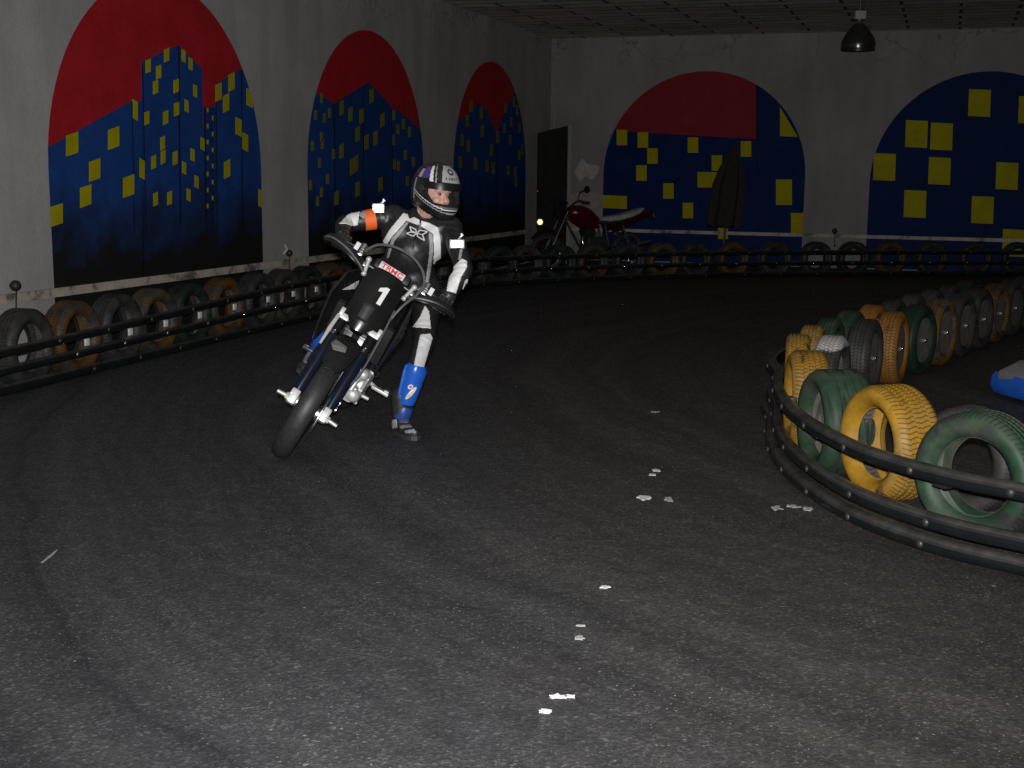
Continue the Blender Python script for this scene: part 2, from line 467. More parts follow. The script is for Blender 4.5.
def mural(fn, A, layers, name, label):
    """A: outline; layers: (material index, polygons in wall coordinates)"""
    mb = MB()
    for i, (mi, polys) in enumerate(layers):
        mb.mi = mi
        for p in polys:
            q = clip(p, A)
            if len(q) >= 3: mb.prism(q, fn, .0020, .0035+.0012*i)
    o = mb.build(name, [RED1, BLUE1, BLUE1B, BLUE2, YEL, LINE, RED2, YEL2], smooth=False)
    return tag(o, label, 'mural')
def wins(P, pts, w, h, slant=0.0):
    """painted windows at photo points"""
    out = []
    for (x, y) in pts:
        out.append([P(x-w/2, y-h/2+slant), P(x+w/2, y-h/2-slant), P(x+w/2, y+h/2-slant), P(x-w/2, y+h/2+slant)][::-1])
    return out
def ccw(p):
    a = sum(p[i][0]*p[(i+1) % len(p)][1]-p[(i+1) % len(p)][0]*p[i][1] for i in range(len(p)))
    return p if a > 0 else p[::-1]
def tr(P, *pts): return ccw([P(*q) for q in pts])
SPR = 1.5
mS = [(9.07*K, 12.03*K), (5.20*K, 8.16*K), (1.24*K, 4.20*K)]
A1 = arch(mS[0][0], mS[0][1], 1.5)
A2 = arch(mS[1][0], mS[1][1], 1.5); A3 = arch(mS[2][0], mS[2][1], 1.5)
def seg(P, x0, y0, x1, y1, w=.8):
    return ccw([P(x0-w/2, y0), P(x0+w/2, y0), P(x1+w/2, y1), P(x1-w/2, y1)])
# first mural: four buildings
bl = [tr(Lp, (40, 151), (131, 101), (144, 101), (144, 420), (40, 420)), tr(Lp, (141, 62), (178, 45), (202, 69), (206, 420), (142, 420)),
      tr(Lp, (203, 107), (216, 107), (216, 420), (203, 420)), tr(Lp, (215, 84), (242, 68), (270, 90), (270, 420), (215, 420))]
w1 = wins(Lp, [(71.5, 144)], 12, 21, 2)+wins(Lp, [(113, 138), (94, 170), (85, 196), (128, 186)], 11, 20, 2)+wins(Lp, [(56, 215)], 12, 20, 2) + \
    wins(Lp, [(147.5, 66), (166, 55), (158, 72), (155, 87), (175.5, 86), (146, 118), (165, 117.5), (176, 109)], 5, 13, 1) + \
    wins(Lp, [(162, 143), (162.5, 157), (153, 162), (174.5, 158), (155, 199), (169, 198)], 4.5, 13, 1) + \
    wins(Lp, [(134.5, 110), (141.5, 169)], 5, 19, -1.5) + \
    wins(Lp, [(183, 56), (190, 64), (194.5, 91), (186, 106), (183.5, 168), (192, 155), (202, 144), (196, 182), (188, 195)], 3.8, 12, -1) + \
    wins(Lp, [(218, 92), (231, 82), (225.5, 103), (226.5, 169)], 6, 17, 1.5) + wins(Lp, [(238, 127), (244.5, 142), (249, 98), (261, 199)], 6, 17, -1.5)
w1b = wins(Lp, [(207+i % 2*5, 110+i*8) for i in range(13)], 1.6, 4.5, 0)
ln = [seg(Lp, 131.5, 102, 134, 235), seg(Lp, 142, 65, 145.5, 235), seg(Lp, 178, 46, 180, 225, 1.2), seg(Lp, 204, 107, 206, 235, 1), seg(Lp, 211, 107, 212, 235), seg(Lp, 241, 70, 242, 235), seg(Lp, 215.5, 90, 217, 235)]
mural(Lw, A1, [(0, [A1]), (1, [bl[0], bl[1], bl[3]]), (2, [bl[2]]), (5, ln), (4, [ccw(p) for p in w1+w1b])], 'mural',
      'arched city skyline mural with red sky, nearest on the left wall')
bl = [tr(Lp, (300, 92), (318, 94), (334, 104), (334, 420), (300, 420)), tr(Lp, (333, 104), (368, 82), (390, 105), (392, 420), (333, 420)),
      tr(Lp, (390, 108), (398, 110), (432, 140), (432, 420), (390, 420))]
w2 = wins(Lp, [(341, 108), (350, 114), (361, 116), (357, 134), (366, 142), (341, 151), (375, 138), (382, 120), (371, 96), (357, 189), (336, 198), (380, 184)], 4, 14, 1) + wins(Lp, [(353.5, 165)], 8, 16, 3) + \
    wins(Lp, [(321, 98), (315, 115), (324, 118), (329, 113), (312, 146), (322, 144), (321, 137), (333, 154), (319, 163), (327, 179), (310, 185), (321, 192), (317, 201), (393.5, 115), (397.5, 129), (403, 124), (409, 132), (405, 155), (393, 140), (394, 164), (398, 166), (413, 162), (407, 181)], 2.6, 10, 0)
mural(Lw, A2, [(0, [A2]), (1, [bl[0], bl[2]]), (2, [bl[1]]), (5, [seg(Lp, 333.5, 104, 335, 240, 1), seg(Lp, 363, 86, 363, 240), seg(Lp, 391, 108, 393, 240)]), (7, [ccw(p) for p in w2])], 'mural',
      'arched skyline mural with red sky, middle one of the left wall, behind the rider')
bl = [tr(Lp, (450, 132), (464, 116), (479, 103), (486, 110), (496, 132), (496, 400), (450, 400)), tr(Lp, (495.5, 136), (502, 118), (514, 94), (530, 90), (530, 400), (495, 400))]
w3 = wins(Lp, [(467, 121), (482, 131), (497.5, 137), (491, 150), (468, 146), (487, 166), (493, 168), (475, 163), (462, 140), (460, 162), (481, 113), (471, 106)], 3, 12, 0) + \
    wins(Lp, [(505.5, 108), (514, 102), (517, 110), (510, 140), (519, 155), (508, 170), (515, 172), (516, 182), (504, 128), (511, 122), (522, 150), (519, 128)], 2.2, 10, 0)
mural(Lw, A3, [(0, [A3]), (1, bl), (5, [seg(Lp, 497, 135, 497, 235, .8)]), (7, [ccw(p) for p in w3])], 'mural',
      'arched city skyline mural with red sky, farthest on the left wall beside the dark door')
A4 = arch(.88*K, 3.97*K, 1.48); A5 = arch(4.90*K, 8.0*K, 1.41)
rd = [tr(Bp, (604, 120), (617, 131), (756, 139), (756, 60), (604, 60))]
w4 = wins(Bp, [(622, 137.5), (643, 140), (652.5, 156), (641.5, 173), (668.5, 191), (688, 210.5), (693, 145), (717, 163), (746, 149), (716, 180)], 10.5, 15.5) + \
    [tr(Bp, (697.5, 172), (711, 172), (711, 187.5), (697.5, 187.5)), tr(Bp, (603, 195), (627, 196), (627, 209), (603, 208)), tr(Bp, (780, 107), (798, 137), (780, 136)), tr(Bp, (776, 179.5), (792, 179.5), (792, 205), (776, 205)),
     tr(Bp, (791, 213), (804, 213), (804, 233), (791, 233)), tr(Bp, (718, 224), (728, 224), (728, 239), (718, 239)), tr(Bp, (710, 206), (712, 206), (712, 221), (710, 221))]
mural(Bw, A4, [(3, [A4]), (6, rd), (5, [seg(Bp, 757, 90, 757, 240, 1.2)]), (4, [ccw(p) for p in w4])], 'mural', 'wide arched mural with red half sky and blue wall on the back wall')
w5 = [tr(Bp, (x-11, y-14), (x+11, y-13), (x+10, y+14), (x-12, y+13)) for x, y in [(980, 103), (917, 134), (942, 136.5), (885, 167), (940, 171), (1007.5, 176), (915.5, 204), (983, 210), (1014, 243), (1050, 150), (1060, 215), (1030, 110)]]
mural(Bw, A5, [(3, [A5]), (4, [ccw(p) for p in w5])], 'mural', 'arched mural of plain blue with yellow windows, at right on the back wall')

# ------------------------------------------------------------------ door by the corner, wall knobs, lamp, parasol
hp = onp(537, 133, CN, NL); s_h = -(hp-CN).dot(DL)
e1 = at(570, 125.5, hp.y-.75); p0 = V((hp.x, hp.y, 0)) + NL*.03; p1 = V((e1.x, e1.y, 0))
uu = (p1-p0).normalized(); vv = V((-uu.y, uu.x, 0)); wl = (p1-p0).length
zt0, zt1 = hp.z, e1.z
DOORM = mat('dark_green_door_paint', (.022, .024, .020), .45, 0, .3, 6)
T = lambda u, v, d: p0 + uu*u + vv*d + V((0, 0, v))
mb = MB(); mb.prism([(0, .02), (wl, .02), (wl, zt1), (0, zt0)], T, -.025, .025)
for a, b in ((.08, .9), (1.05, 1.95)):
    mb.prism([(.1, a), (wl-.1, a), (wl-.1, b), (.1, b)], T, -.033, -.02)
d = tag(mb.build('door_1', DOORM, smooth=False), 'dark door leaf standing open beside the corner', None, None, 'structure')
mb = MB(); mb.prism([(wl-.012, .02), (wl+.004, .02), (wl+.004, zt1), (wl-.012, zt1)], T, -.03, .03)
mb.build('door_edge', mat('pale_edge', (.34, .33, .31), .6), d, smooth=False)  # paler strip along the free edge of the leaf
hq = onp(541, 191, p0, vv)
mb = MB(); mb.tube([hq-vv*.0, hq-vv*.06], .012, 8); mb.ell(hq-vv*.07, .022); mb.build('door_handle', mat('brass', (.7, .33, .08), .3, .9), d)
KN = mat('knob_black', (.02, .02, .02), .5)
for px, py, r, fn, P, lb in ((10, 285.5, .042, Lw, Lp, 'round black knob standing on the pale timber strip at the near left wall'),
                             (285, 253, .036, Lw, Lp, 'small dark knob on the timber strip between the two nearest murals'),
                             (835, 231, .045, Bw, Bp, 'small dark knob on the wall strip between the two back wall murals')):
    s, z = P(px, py); mb = MB()
    c = fn(s, z, .05); mb.ell(c, r, seg=20, rg=14); mb.tube([fn(s, z, 0), fn(s, z, .05)], .012, 8)
    mb.tube([fn(s, z-r*.8, .055), fn(s+.01, z-r-.16, .05), fn(s+.01, z-r-.2, .03)], .006, 6); mb.ell(fn(s+.01, z-r-.19, .04), .018, seg=10, rg=8)
    tag(mb.build('wall_ball', KN), lb, 'wall fitting')
mb = MB()   # scuffed pale hook next to the middle knob
s, z = Lp(282, 249); mb.tube([Lw(s, z-.05, .02), Lw(s, z, .06), Lw(s+.03, z+.05, .05)], .014, 8)
tag(mb.build('wall_hook', mat('pale_hook', (.5, .5, .48), .5)), 'short pale metal hook on the timber strip beside the small knob', 'hook')

lp = at(858, 49, 16.6); zt = at(858, 11, 16.6).z
LM = empty('pendant_lamp', Mx.Translation(V((lp.x, lp.y, lp.z))), 'dark bell-shaped industrial lamp hanging from the ceiling by the back wall', 'ceiling lamp')
rr = .214; hh = zt-lp.z
mb = MB(); prof = [(rr*.975, 0), (rr*1.0, .045), (rr*.985, .085), (rr*.88, .155), (rr*.68, .23), (rr*.45, .30), (rr*.30, .335), (.05, .345), (.045, .335), (rr*.27, .325), (rr*.42, .29), (rr*.65, .22), (rr*.83, .13), (rr*.94, .04), (rr*.97, 0)]
mb.lathe([(r, z*.9) for r, z in prof], seg=40, closed=True); mb.build('lamp_shade', mat('dark_lamp_shade', (.10, .10, .10), .24, .8, .1), LM)
mb = MB(); mb.lathe([(.05, .305), (.046, .32), (.034, .34), (.034, .37)], seg=20); mb.build('neck', CHROME, LM)
mb = MB(); mb.box((0, 0, .412), (.135, .12, .10), bevel=.008); mb.build('ballast_box', mat('lamp_box_grey', (.34, .34, .34), .6), LM)
mb = MB(); mb.tube([(0, 0, .455), (0, 0, CEIL-lp.z)], .012, 8); mb.tube([(.02, 0, .455), (.06, .02, .56), (.06, .02, CEIL-lp.z)], .006, 6); mb.build('hanger_rod', STEEL, LM)
mb = MB(); mb.ell((0, 0, .2), (.055, .055, .1)); mb.build('bulb', mat('unlit_bulb', (.5, .5, .48), .2), LM)

us, uz = Bp(725, 226); ut, utz = Bp(737, 144)
PM = empty('parasol', Mx.Translation(Bw(us, 0, .22)), 'closed dark parasol standing in front of the red and blue back wall mural', 'parasol')
mb = MB(); top = Bw(ut, utz, .22); bot = Bw(us, uz, .22); rings = []
for i, (t, r) in enumerate([(0, .265), (.1, .27), (.3, .27), (.5, .255), (.7, .19), (.85, .11), (.95, .05), (1, .02)]):
    c = bot.lerp(top, t); ring = []
    for k in range(32):
        a = 2*PI*k/32; q = r*(1+.13*math.sin(8*a)) + (0.0)
        z = .03*math.sin(8*a+1) if i == 0 else 0
        ring.append(c + DB*math.cos(a)*q + NB*math.sin(a)*q*.62 + V((0, 0, z)))
    rings.append(ring)
mb.rings(rings); mb.build('canopy', mat('dark_parasol_cloth', (.022, .019, .016), .85, 0, .3, 12, .3), PM, world=True)
mb = MB(); mb.tube([Bw(us, .03, .22), bot.lerp(top, .97)], .02, 10); mb.build('pole', mat('parasol_pole', (.10, .09, .07), .6), PM, world=True)
mb = MB(); mb.lathe([(.2, 0), (.2, .05), (.06, .08), (.03, .25), (.0, .25)], seg=24); mb.build('base', mat('parasol_base', (.12, .12, .12), .7), PM)

# ------------------------------------------------------------------ tires
TR, TW = .262, .19
def tire_mesh(me_name, grooves=True):
    mb = MB(); w = TW/2
    out = [(.163, -.052), (.170, -.074), (.200, -w+.002), (.228, -w), (.246, -w+.012), (.257, -w+.026)]
    tread = []
    gs = (-.045, -.015, .015, .045)
    for g in gs: tread += [(TR-.0005, g-.006), (TR-.009, g-.0045), (TR-.009, g+.0045), (TR-.0005, g+.006)]
    prof = out + [(.261, -.062)] + tread + [(.261, .062)] + [(r, -h) for r, h in reversed(out)] + \
        [(.158, .050), (.172, .058), (.215, .078), (.240, .06), (.248, .02), (.248, -.02), (.240, -.06), (.215, -.078), (.172, -.058), (.158, -.050)]
    M = Mx.Translation(V((0, 0, TR))) @ Mx.Rotation(PI/2, 4, 'X')
    mb.lathe(prof, M, 56, closed=True)
    bmesh.ops.recalc_face_normals(mb.bm, faces=mb.bm.faces[:])
    me = bpy.data.meshes.new(me_name); mb.bm.to_mesh(me); mb.bm.free()
    me.polygons.foreach_set('use_smooth', [True]*len(me.polygons)); me.set_sharp_from_angle(angle=R(40))
    return me
TM = {
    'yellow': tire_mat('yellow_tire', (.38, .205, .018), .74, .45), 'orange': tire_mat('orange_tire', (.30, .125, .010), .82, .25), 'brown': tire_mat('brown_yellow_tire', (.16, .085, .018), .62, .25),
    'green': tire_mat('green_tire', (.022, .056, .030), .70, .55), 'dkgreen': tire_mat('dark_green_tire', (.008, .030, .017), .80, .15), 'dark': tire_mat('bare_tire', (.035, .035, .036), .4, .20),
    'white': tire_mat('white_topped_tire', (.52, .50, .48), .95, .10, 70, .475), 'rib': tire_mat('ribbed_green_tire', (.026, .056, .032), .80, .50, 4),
    'worange': tire_mat('darker_orange_tire', (.105, .048, .006), .60, .12), 'wyellow': tire_mat('darker_yellow_tire', (.100, .055, .007), .56, .15), 'wbrown': tire_mat('darker_brown_tire', (.060, .034, .010), .52, .15),  # wall rows: darker, more worn versions of the colours above
    'wgreen': tire_mat('darker_green_tire', (.009, .022, .015), .65, .12), 'wdark': tire_mat('darker_bare_tire', (.016, .016, .017), .4, .06)}
TME = {k: None for k in TM}
for k in TM:
    TME[k] = tire_mesh('tire_'+k); TME[k].materials.append(TM[k])
NAMES = dict(yellow='yellow-painted', orange='orange-painted', brown='brown-yellow worn', green='green-painted', dkgreen='dark green', dark='bare black', white='white-topped', rib='ribbed green', worange='orange-painted', wyellow='yellow-painted', wbrown='brown-yellow worn', wgreen='dark green', wdark='bare black')
def tire(kind, p, nrm, label, group, dia=.524, tilt=0.0, width=1.0):
    """p: ground point under the centre; nrm: horizontal axis direction"""
    o = bpy.data.objects.new('tire', TME[kind]); col.objects.link(o)
    n = V((nrm[0], nrm[1], 0)).normalized(); s = dia/(2*TR)
    M = frame(V((p[0], p[1], 0)), V((n.y, -n.x, 0)), n, V((0, 0, 1)))
    if tilt: M = M @ Mx.Rotation(tilt, 4, 'X')
    o.matrix_world = M @ Mx.Diagonal((s, s*width, s, 1)) @ Mx.Translation(V((0, 0, TR))) @ Mx.Rotation(random.uniform(-PI, PI) if False else 0, 4, 'Y') @ Mx.Translation(V((0, 0, -TR)))
    return tag(o, label, 'tire', group)

# ------------------------------------------------------------------ barrier along the walls
BP = [(-150, 434, .32), (0, 398, .325), (130, 365, .348), (260, 333, .405), (330, 317, .43), (400, 303, .42), (480, 288, .40), (520, 285, .40), (560, 283, .397), (640, 280, .395), (760, 277, .395), (900, 276, .394), (1024, 276, .394), (1200, 279, .394), (1500, 285, .394)]
bpts = [G(x, y) + V((0, 0, zt)) for x, y, zt in BP]      # z carries the top rail's upper edge
bc = catmull(bpts, 14)
def sweep(mb, pts, zfun, w, h):
    """flat rounded band standing upright along a path (x, y), its inner side on the path"""
    rings = []
    n = len(pts)
    for i, p in enumerate(pts):
        t = pts[min(i+1, n-1)]-pts[max(i-1, 0)]; t.z = 0; t.normalize(); nn = V((t.y, -t.x, 0))
        z0, z1 = zfun(i); z = (z0+z1)/2; hh = (z1-z0)/2
        ring = []
        for a, b in ((-.5, .96), (-.15, 1), (.15, .86), (.36, .62), (.47, .32), (.5, 0), (.47, -.32), (.36, -.62), (.15, -.86), (-.15, -1), (-.5, -.96)):
            ring.append(V((p.x, p.y, z+b*hh)) + nn*(a*w))
        rings.append(ring)
    mb.rings(rings); return mb
def pathlen(pts):
    L = [0]
    for i in range(1, len(pts)): L.append(L[-1] + (pts[i].xy-pts[i-1].xy).length)
    return L
def onpath(pts, L, s):
    for i in range(1, len(pts)):
        if L[i] >= s:
            t = (s-L[i-1])/(L[i]-L[i-1]); p = pts[i-1].lerp(pts[i], t); d = pts[i]-pts[i-1]; d.z = 0
            return p, d.normalized()
    d = pts[-1]-pts[-2]; d.z = 0
    return pts[-1].copy(), d.normalized()
BLT = bpy.data.meshes.new('bolt'); _b = MB(); _b.ell((0, 0, 0), (.008, .014, .014), seg=12, rg=8); _b.tube([(-.006, 0, 0), (.004, 0, 0)], .017, 12); _b.bm.to_mesh(BLT); _b.bm.free(); BLT.materials.append(CHROME)
BLT2 = BLT.copy(); BLT2.materials.clear(); BLT2.materials.append(mat('dull_bolt', (.07, .07, .07), .5, .6))
def bolts(parent, pts, zfun_s, off, s0, s1, ds, me):
    L = pathlen(pts); s = s0; k = 0
    while s < min(s1, L[-1]) and k < 90:
        p, d = onpath(pts, L, s); nn = V((d.y, -d.x, 0))
        o = bpy.data.objects.new('bolt', me); col.objects.link(o); o.parent = parent
        o.matrix_local = frame(V((p.x, p.y, zfun_s(p))) + nn*off, nn, V((-nn.y, nn.x, 0)), V((0, 0, 1)))
        s += ds*random.uniform(.93, 1.07); k += 1
levels = [(lambda z: (z-.068, z), 'topmost black rail of the tire barrier along the left and back walls'),
          (lambda z: (z*.43+.0, z*.43+.062), 'middle black rail of the tire barrier along the left and back walls'),
          (lambda z: (.004, .080), 'lowest black rail on the floor along the left and back walls')]
wall_rails = []
for fz, lb in levels:
    mb = MB(); sweep(mb, bc, lambda i, fz=fz: fz(bc[i].z), .030, 0)
    o = tag(mb.build('barrier_rail', RAILM), lb, 'barrier rail', 'rails of the wall barrier'); wall_rails.append(o)
    bolts(o, bc, lambda p, fz=fz: sum(fz(p.z))/2, .0155, 1.7 + .2*len(wall_rails), 40, .62, BLT if len(wall_rails) == 2 else BLT2)
BL = pathlen(bc)
def s_at_px(px, z=.26, off=.15):
    best = (1e9, 0); s = 0
    while s < BL[-1]:
        p, d = onpath(bc, BL, s); q = V((p.x, p.y, z)) - V((d.y, -d.x, 0))*off
        e = abs(proj(q)[0]-px)
        if q.y > 1 and e < best[0]: best = (e, s)
        s += .03
    return best[1]
ORD = 'first second third fourth fifth sixth seventh eighth ninth tenth eleventh twelfth'.split()
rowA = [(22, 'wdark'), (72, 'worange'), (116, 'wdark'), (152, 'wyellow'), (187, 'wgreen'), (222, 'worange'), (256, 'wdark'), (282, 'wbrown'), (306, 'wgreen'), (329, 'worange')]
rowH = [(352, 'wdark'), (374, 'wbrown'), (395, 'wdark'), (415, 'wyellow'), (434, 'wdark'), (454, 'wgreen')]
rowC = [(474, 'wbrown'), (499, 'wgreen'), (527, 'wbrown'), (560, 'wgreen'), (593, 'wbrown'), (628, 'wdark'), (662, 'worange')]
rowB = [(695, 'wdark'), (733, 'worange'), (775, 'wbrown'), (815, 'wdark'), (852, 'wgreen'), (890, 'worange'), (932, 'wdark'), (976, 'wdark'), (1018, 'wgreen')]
PLATE = bpy.data.meshes.new('spacer_plate'); _b = MB(); _b.box((0, 0, 0), (.012, .055, .055), bevel=.003); _b.bm.to_mesh(PLATE); _b.bm.free()
PLATE.materials.append(mat('pale_spacer', (.85, .83, .80), .5, 0, .15, 40))
def wall_tire(px, kind, label, dia, group, plate=False):
    s = s_at_px(px); p, d = onpath(bc, BL, s); nn = V((d.y, -d.x, 0))
    tire(kind, p - nn*.155, (nn.x+random.uniform(-.05, .05), nn.y+random.uniform(-.05, .05)), label, group, dia)
    if plate:
        o = bpy.data.objects.new('spacer_plate', PLATE); col.objects.link(o); o.parent = wall_rails[1]
        z = (p.z-.068 + p.z*.43+.062)/2 + .002
        o.matrix_local = frame(V((p.x, p.y, z)) - nn*.028, nn, V((-nn.y, nn.x, 0)), V((0, 0, 1)))
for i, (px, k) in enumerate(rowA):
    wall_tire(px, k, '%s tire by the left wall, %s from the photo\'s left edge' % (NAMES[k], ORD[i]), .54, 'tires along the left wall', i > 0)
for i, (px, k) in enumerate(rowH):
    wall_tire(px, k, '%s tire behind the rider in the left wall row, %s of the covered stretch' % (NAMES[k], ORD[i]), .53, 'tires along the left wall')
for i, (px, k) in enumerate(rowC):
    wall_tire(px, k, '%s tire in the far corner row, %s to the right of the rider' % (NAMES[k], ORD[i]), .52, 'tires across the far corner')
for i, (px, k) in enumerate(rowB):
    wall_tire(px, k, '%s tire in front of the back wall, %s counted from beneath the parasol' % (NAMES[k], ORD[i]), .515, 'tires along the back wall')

# ------------------------------------------------------------------ island barrier at right
ip = [(3.3, 3.35), (2.5, 4.10), (1.97, 4.66), (1.77, 4.87), (1.61, 5.13), (1.49, 5.46), (1.42, 5.95), (1.415, 6.45), (1.475, 7.0), (1.59, 7.55), (1.70, 8.2), (2.27, 9.4), (3.0, 10.7), (4.0, 12.25), (5.0, 13.65)]
ic = catmull([V((x, y, .36)) for x, y in ip], 10)
IL = pathlen(ic); irails = []
for (z0, z1), w, lb, me in (((.288, .358), .056, 'topmost black rail curving around the tires at right', BLT2), ((.092, .165), .050, 'middle black rail curving around the tires at right', BLT2), ((.010, .082), .06, 'lowest black rail on the floor around the tires at right', BLT2)):
    mb = MB(); c = [V((p.x, p.y, 0)) for p in ic]
    if z0 < .05: c = [p + (V((-1, -.3, 0)))*.03 if p.y < 8 else p for p in c]
    cr = list(reversed(c)); sweep(mb, cr, lambda i: (z0, z1), w, 0)
    o = tag(mb.build('barrier_rail', RAILM), lb, 'barrier rail', 'rails around the tire island'); irails.append(o)
    bolts(o, cr, lambda p, z=(z0+z1)/2: z, w/2+.001, IL[-1]-6.3+.12*len(irails), IL[-1], .46, me)
for s_ in (1.55, 2.28, 3.3, 4.1):   # rubber blocks that hold the top rail off the tires
    p, d = onpath(ic, IL, s_); nn = V((-d.y, d.x, 0))
    mb = MB(); q = V((p.x, p.y, .30)) - nn*.05
    mb.box(q, (.07, .07, .06), Mx.Rotation(math.atan2(d.y, d.x), 3, 'Z'), .006); mb.build('spacer_block', BLACK_PL, irails[0])
near = [('green', (1.96, 5.20), (-.76, -.65), .545, 0, 1.0, 'large green-painted tire at the photo\'s right edge, against the curved rail'),
        ('yellow', (1.765, 5.84), (-.955, -.30), .545, 0, 1.2, 'yellow-painted tire with worn tread, largest beside the green tire at the rail'),
        ('rib', (1.64, 6.34), (-.99, -.08), .54, 0, 1.35, 'green ribbed tire behind the big yellow tire at the rail'),
        ('yellow', (1.625, 6.95), (-.985, .10), .55, 0, 1.0, 'narrow yellow tire at the bend of the curved rail'),
        ('dark', (2.07, 5.64), (-.80, -.60), .485, 0, .9, 'bare black tire directly behind the large green tire'),
        ('white', (1.95, 7.72), (-.90, .42), .54, 0, .8, 'worn tire with white-painted top behind the rail bend')]
for k, p, n, dia, tl, wd, lb in near: tire(k, p, n, lb, 'tires at the bend of the island', dia, tl, wd)
inner = [(2.42+.335*i, 8.70+.505*i, k) for i, k in enumerate(('dark', 'orange', 'dkgreen', 'brown', 'dark', 'dark', 'brown', 'dark', 'dark'))]
outer = [(1.80, 7.98, 'yellow'), (2.00, 8.46, 'yellow'), (2.23, 8.93, 'green'), (2.50, 9.42, 'green'), (2.79, 9.88, 'orange'), (3.09, 10.36, 'dark'), (3.40, 10.84, 'dark'), (3.72, 11.33, 'dark'), (4.04, 11.82, 'dark'), (4.36, 12.31, 'dkgreen')]
rd_ = V((.55, .835, 0)).normalized(); rn = V((rd_.y, -rd_.x, 0))
DISC = bpy.data.meshes.new('mounting_disc'); _b = MB(); M_ = Mx.Translation(V((0, 0, TR))) @ Mx.Rotation(PI/2, 4, 'X'); _b.lathe([(.168, -.072), (.168, -.058)], M_, 40); _b.bm.to_mesh(DISC); _b.bm.free()
DISC.materials.append(mat('dusty_disc', (.155, .142, .13), .55, 0, .3, 12))
DBOLT = bpy.data.meshes.new('disc_bolt'); _b = MB(); _b.ell((0, .088, TR), (.017, .014, .017), seg=14, rg=10); _b.cyl((0, .066, TR), (0, .086, TR), .021, seg=6); _b.bm.to_mesh(DBOLT); _b.bm.free(); DBOLT.materials.append(CHROME)
for DB_ in (DISC, DBOLT): DB_.polygons.foreach_set('use_smooth', [True]*len(DB_.polygons)); DB_.set_sharp_from_angle(angle=R(40))
for i, (x, y, k) in enumerate(inner):
    # these tires lean along the row: faces turned to the infield
    o = tire(k, (x, y), (.885, -.465) if i < 2 else (.80, -.60), '%s tire facing the infield, %s from the bend in the receding inner row' % (NAMES[k], ORD[i]), 'inner row of the island', .535, 0, .85)
    dd = bpy.data.objects.new('mounting_disc', DISC); col.objects.link(dd); dd.parent = o
    bb = bpy.data.objects.new('disc_bolt', DBOLT); col.objects.link(bb); bb.parent = dd
for i, (x, y, k) in enumerate(outer):
    tire(k, (x, y), ((.975, -.22), (.95, -.31), (.90, -.43))[i] if i < 3 else (rn.x, rn.y), '%s tire half hidden in the receding outer row, %s from the bend' % (NAMES[k], ORD[i]), 'outer row of the island', .515, 0, .8)

# ------------------------------------------------------------------ white scraps on the asphalt
SCR = mat('white_speckle', (.82, .81, .80), .6, 0, .1, 60)
SCRG = mat('grey_speckle', (.42, .41, .40), .7, 0, .2, 60)
def speckle(x, y, w, h, label, m=SCR, rough=.35):  # thin flat pale piece with a ragged outline, lying on the floor
    p = G(x, y); mb = MB(); n = 18; d = (p-CP).length/F
    poly = []
    for k in range(n):
        a = 2*PI*k/n; r = 1+random.uniform(-rough, rough)
        poly.append((p.x+math.cos(a)*r*w*d/2, p.y+math.sin(a)*r*h*d/2*min(4, (p-CP).length/1.5)))
    mb.prism(poly, lambda u, v, q: V((u, v, q)), .0003, .003)
    tag(mb.build('floor_speckle', m, smooth=False), label, 'speckle', 'white scraps on the asphalt')
for a in [(560, 697, 15, 4, 'brightest white scrap on the asphalt, low in the photo', SCR, .55), (570, 697, 9, 3, 'white scrap touching the brightest scrap on its right side', SCR, .5),
          (545, 711.5, 12, 3.5, 'small white scrap just below and left of the brightest scrap', SCR, .45), (645, 498, 13, 4, 'white scrap on the asphalt left of the curved barrier, larger of a pair'),
          (669, 499.5, 8, 4, 'dull grey scrap beside the larger scrap left of the curved barrier', SCRG), (656, 470.5, 8, 2.5, 'upper small white scrap on the asphalt beyond the pair'),
          (653, 475, 7, 2, 'lower small white scrap on the asphalt beyond the pair'), (605, 587.5, 9, 3, 'lone white scrap on the mid-track asphalt below the pair'),
          (579, 638, 10, 4, 'faint grey scrap on the asphalt above the brightest scrap', SCRG), (581, 626, 9, 1.5, 'thin grey streak of scrap above the faint grey scrap', SCRG),
          (776, 508, 10, 3, 'left bit of a crumbled pale smear in front of the curved barrier', SCRG, .6), (792, 506.5, 14, 3, 'middle bit of a crumbled pale smear in front of the curved barrier', SCRG, .6), (808, 509, 8, 3, 'right bit of a crumbled pale smear in front of the curved barrier', SCRG, .6), (49, 557, 2.4, 9, 'thin pale sliver on the asphalt at the left edge', SCRG, .5),
          (655, 412, 9, 1.2, 'thin pale scrap on the asphalt between rider and island', SCRG)]:
    speckle(*a)
# ------------------------------------------------------------------ racing motorcycle
LEAN = R(29.5)
f_ = V((-.07, -.99755, 0)); l_ = V((.99755, -.07, 0)); z_ = V((0, 0, 1))
U_ = z_*math.cos(LEAN) + l_*math.sin(LEAN); L_ = l_*math.cos(LEAN) - z_*math.sin(LEAN)
O_ = G(285, 457) + V((0, 0, .008)) - l_*.027
BM = frame(O_, f_, L_, U_)
BK = empty('motorcycle', BM, 'black racing motorcycle with number 1 plate, leaning hard on the dark track', 'motorcycle')
A_ = V((-.438, 0, .899)); N_ = V((.899, 0, .438)); AX = V((0, 0, .30))
def FB(n, y, l): return FK(n, y*.95, l-.065)
def FK(n, y, l): return AX + A_*l + N_*n + V((0, y, 0))          # fork frame
STEER = Mx.Translation(FK(-.05, 0, 0)) @ Mx.Rotation(R(5), 4, A_) @ Mx.Translation(-FK(-.05, 0, 0))
def steer(mb): return mb.xf(STEER)
MA = frame(V((0, 0, 0)), N_, V((0, 1, 0)), A_)                     # axes of the fork
MA3 = MA.to_3x3()
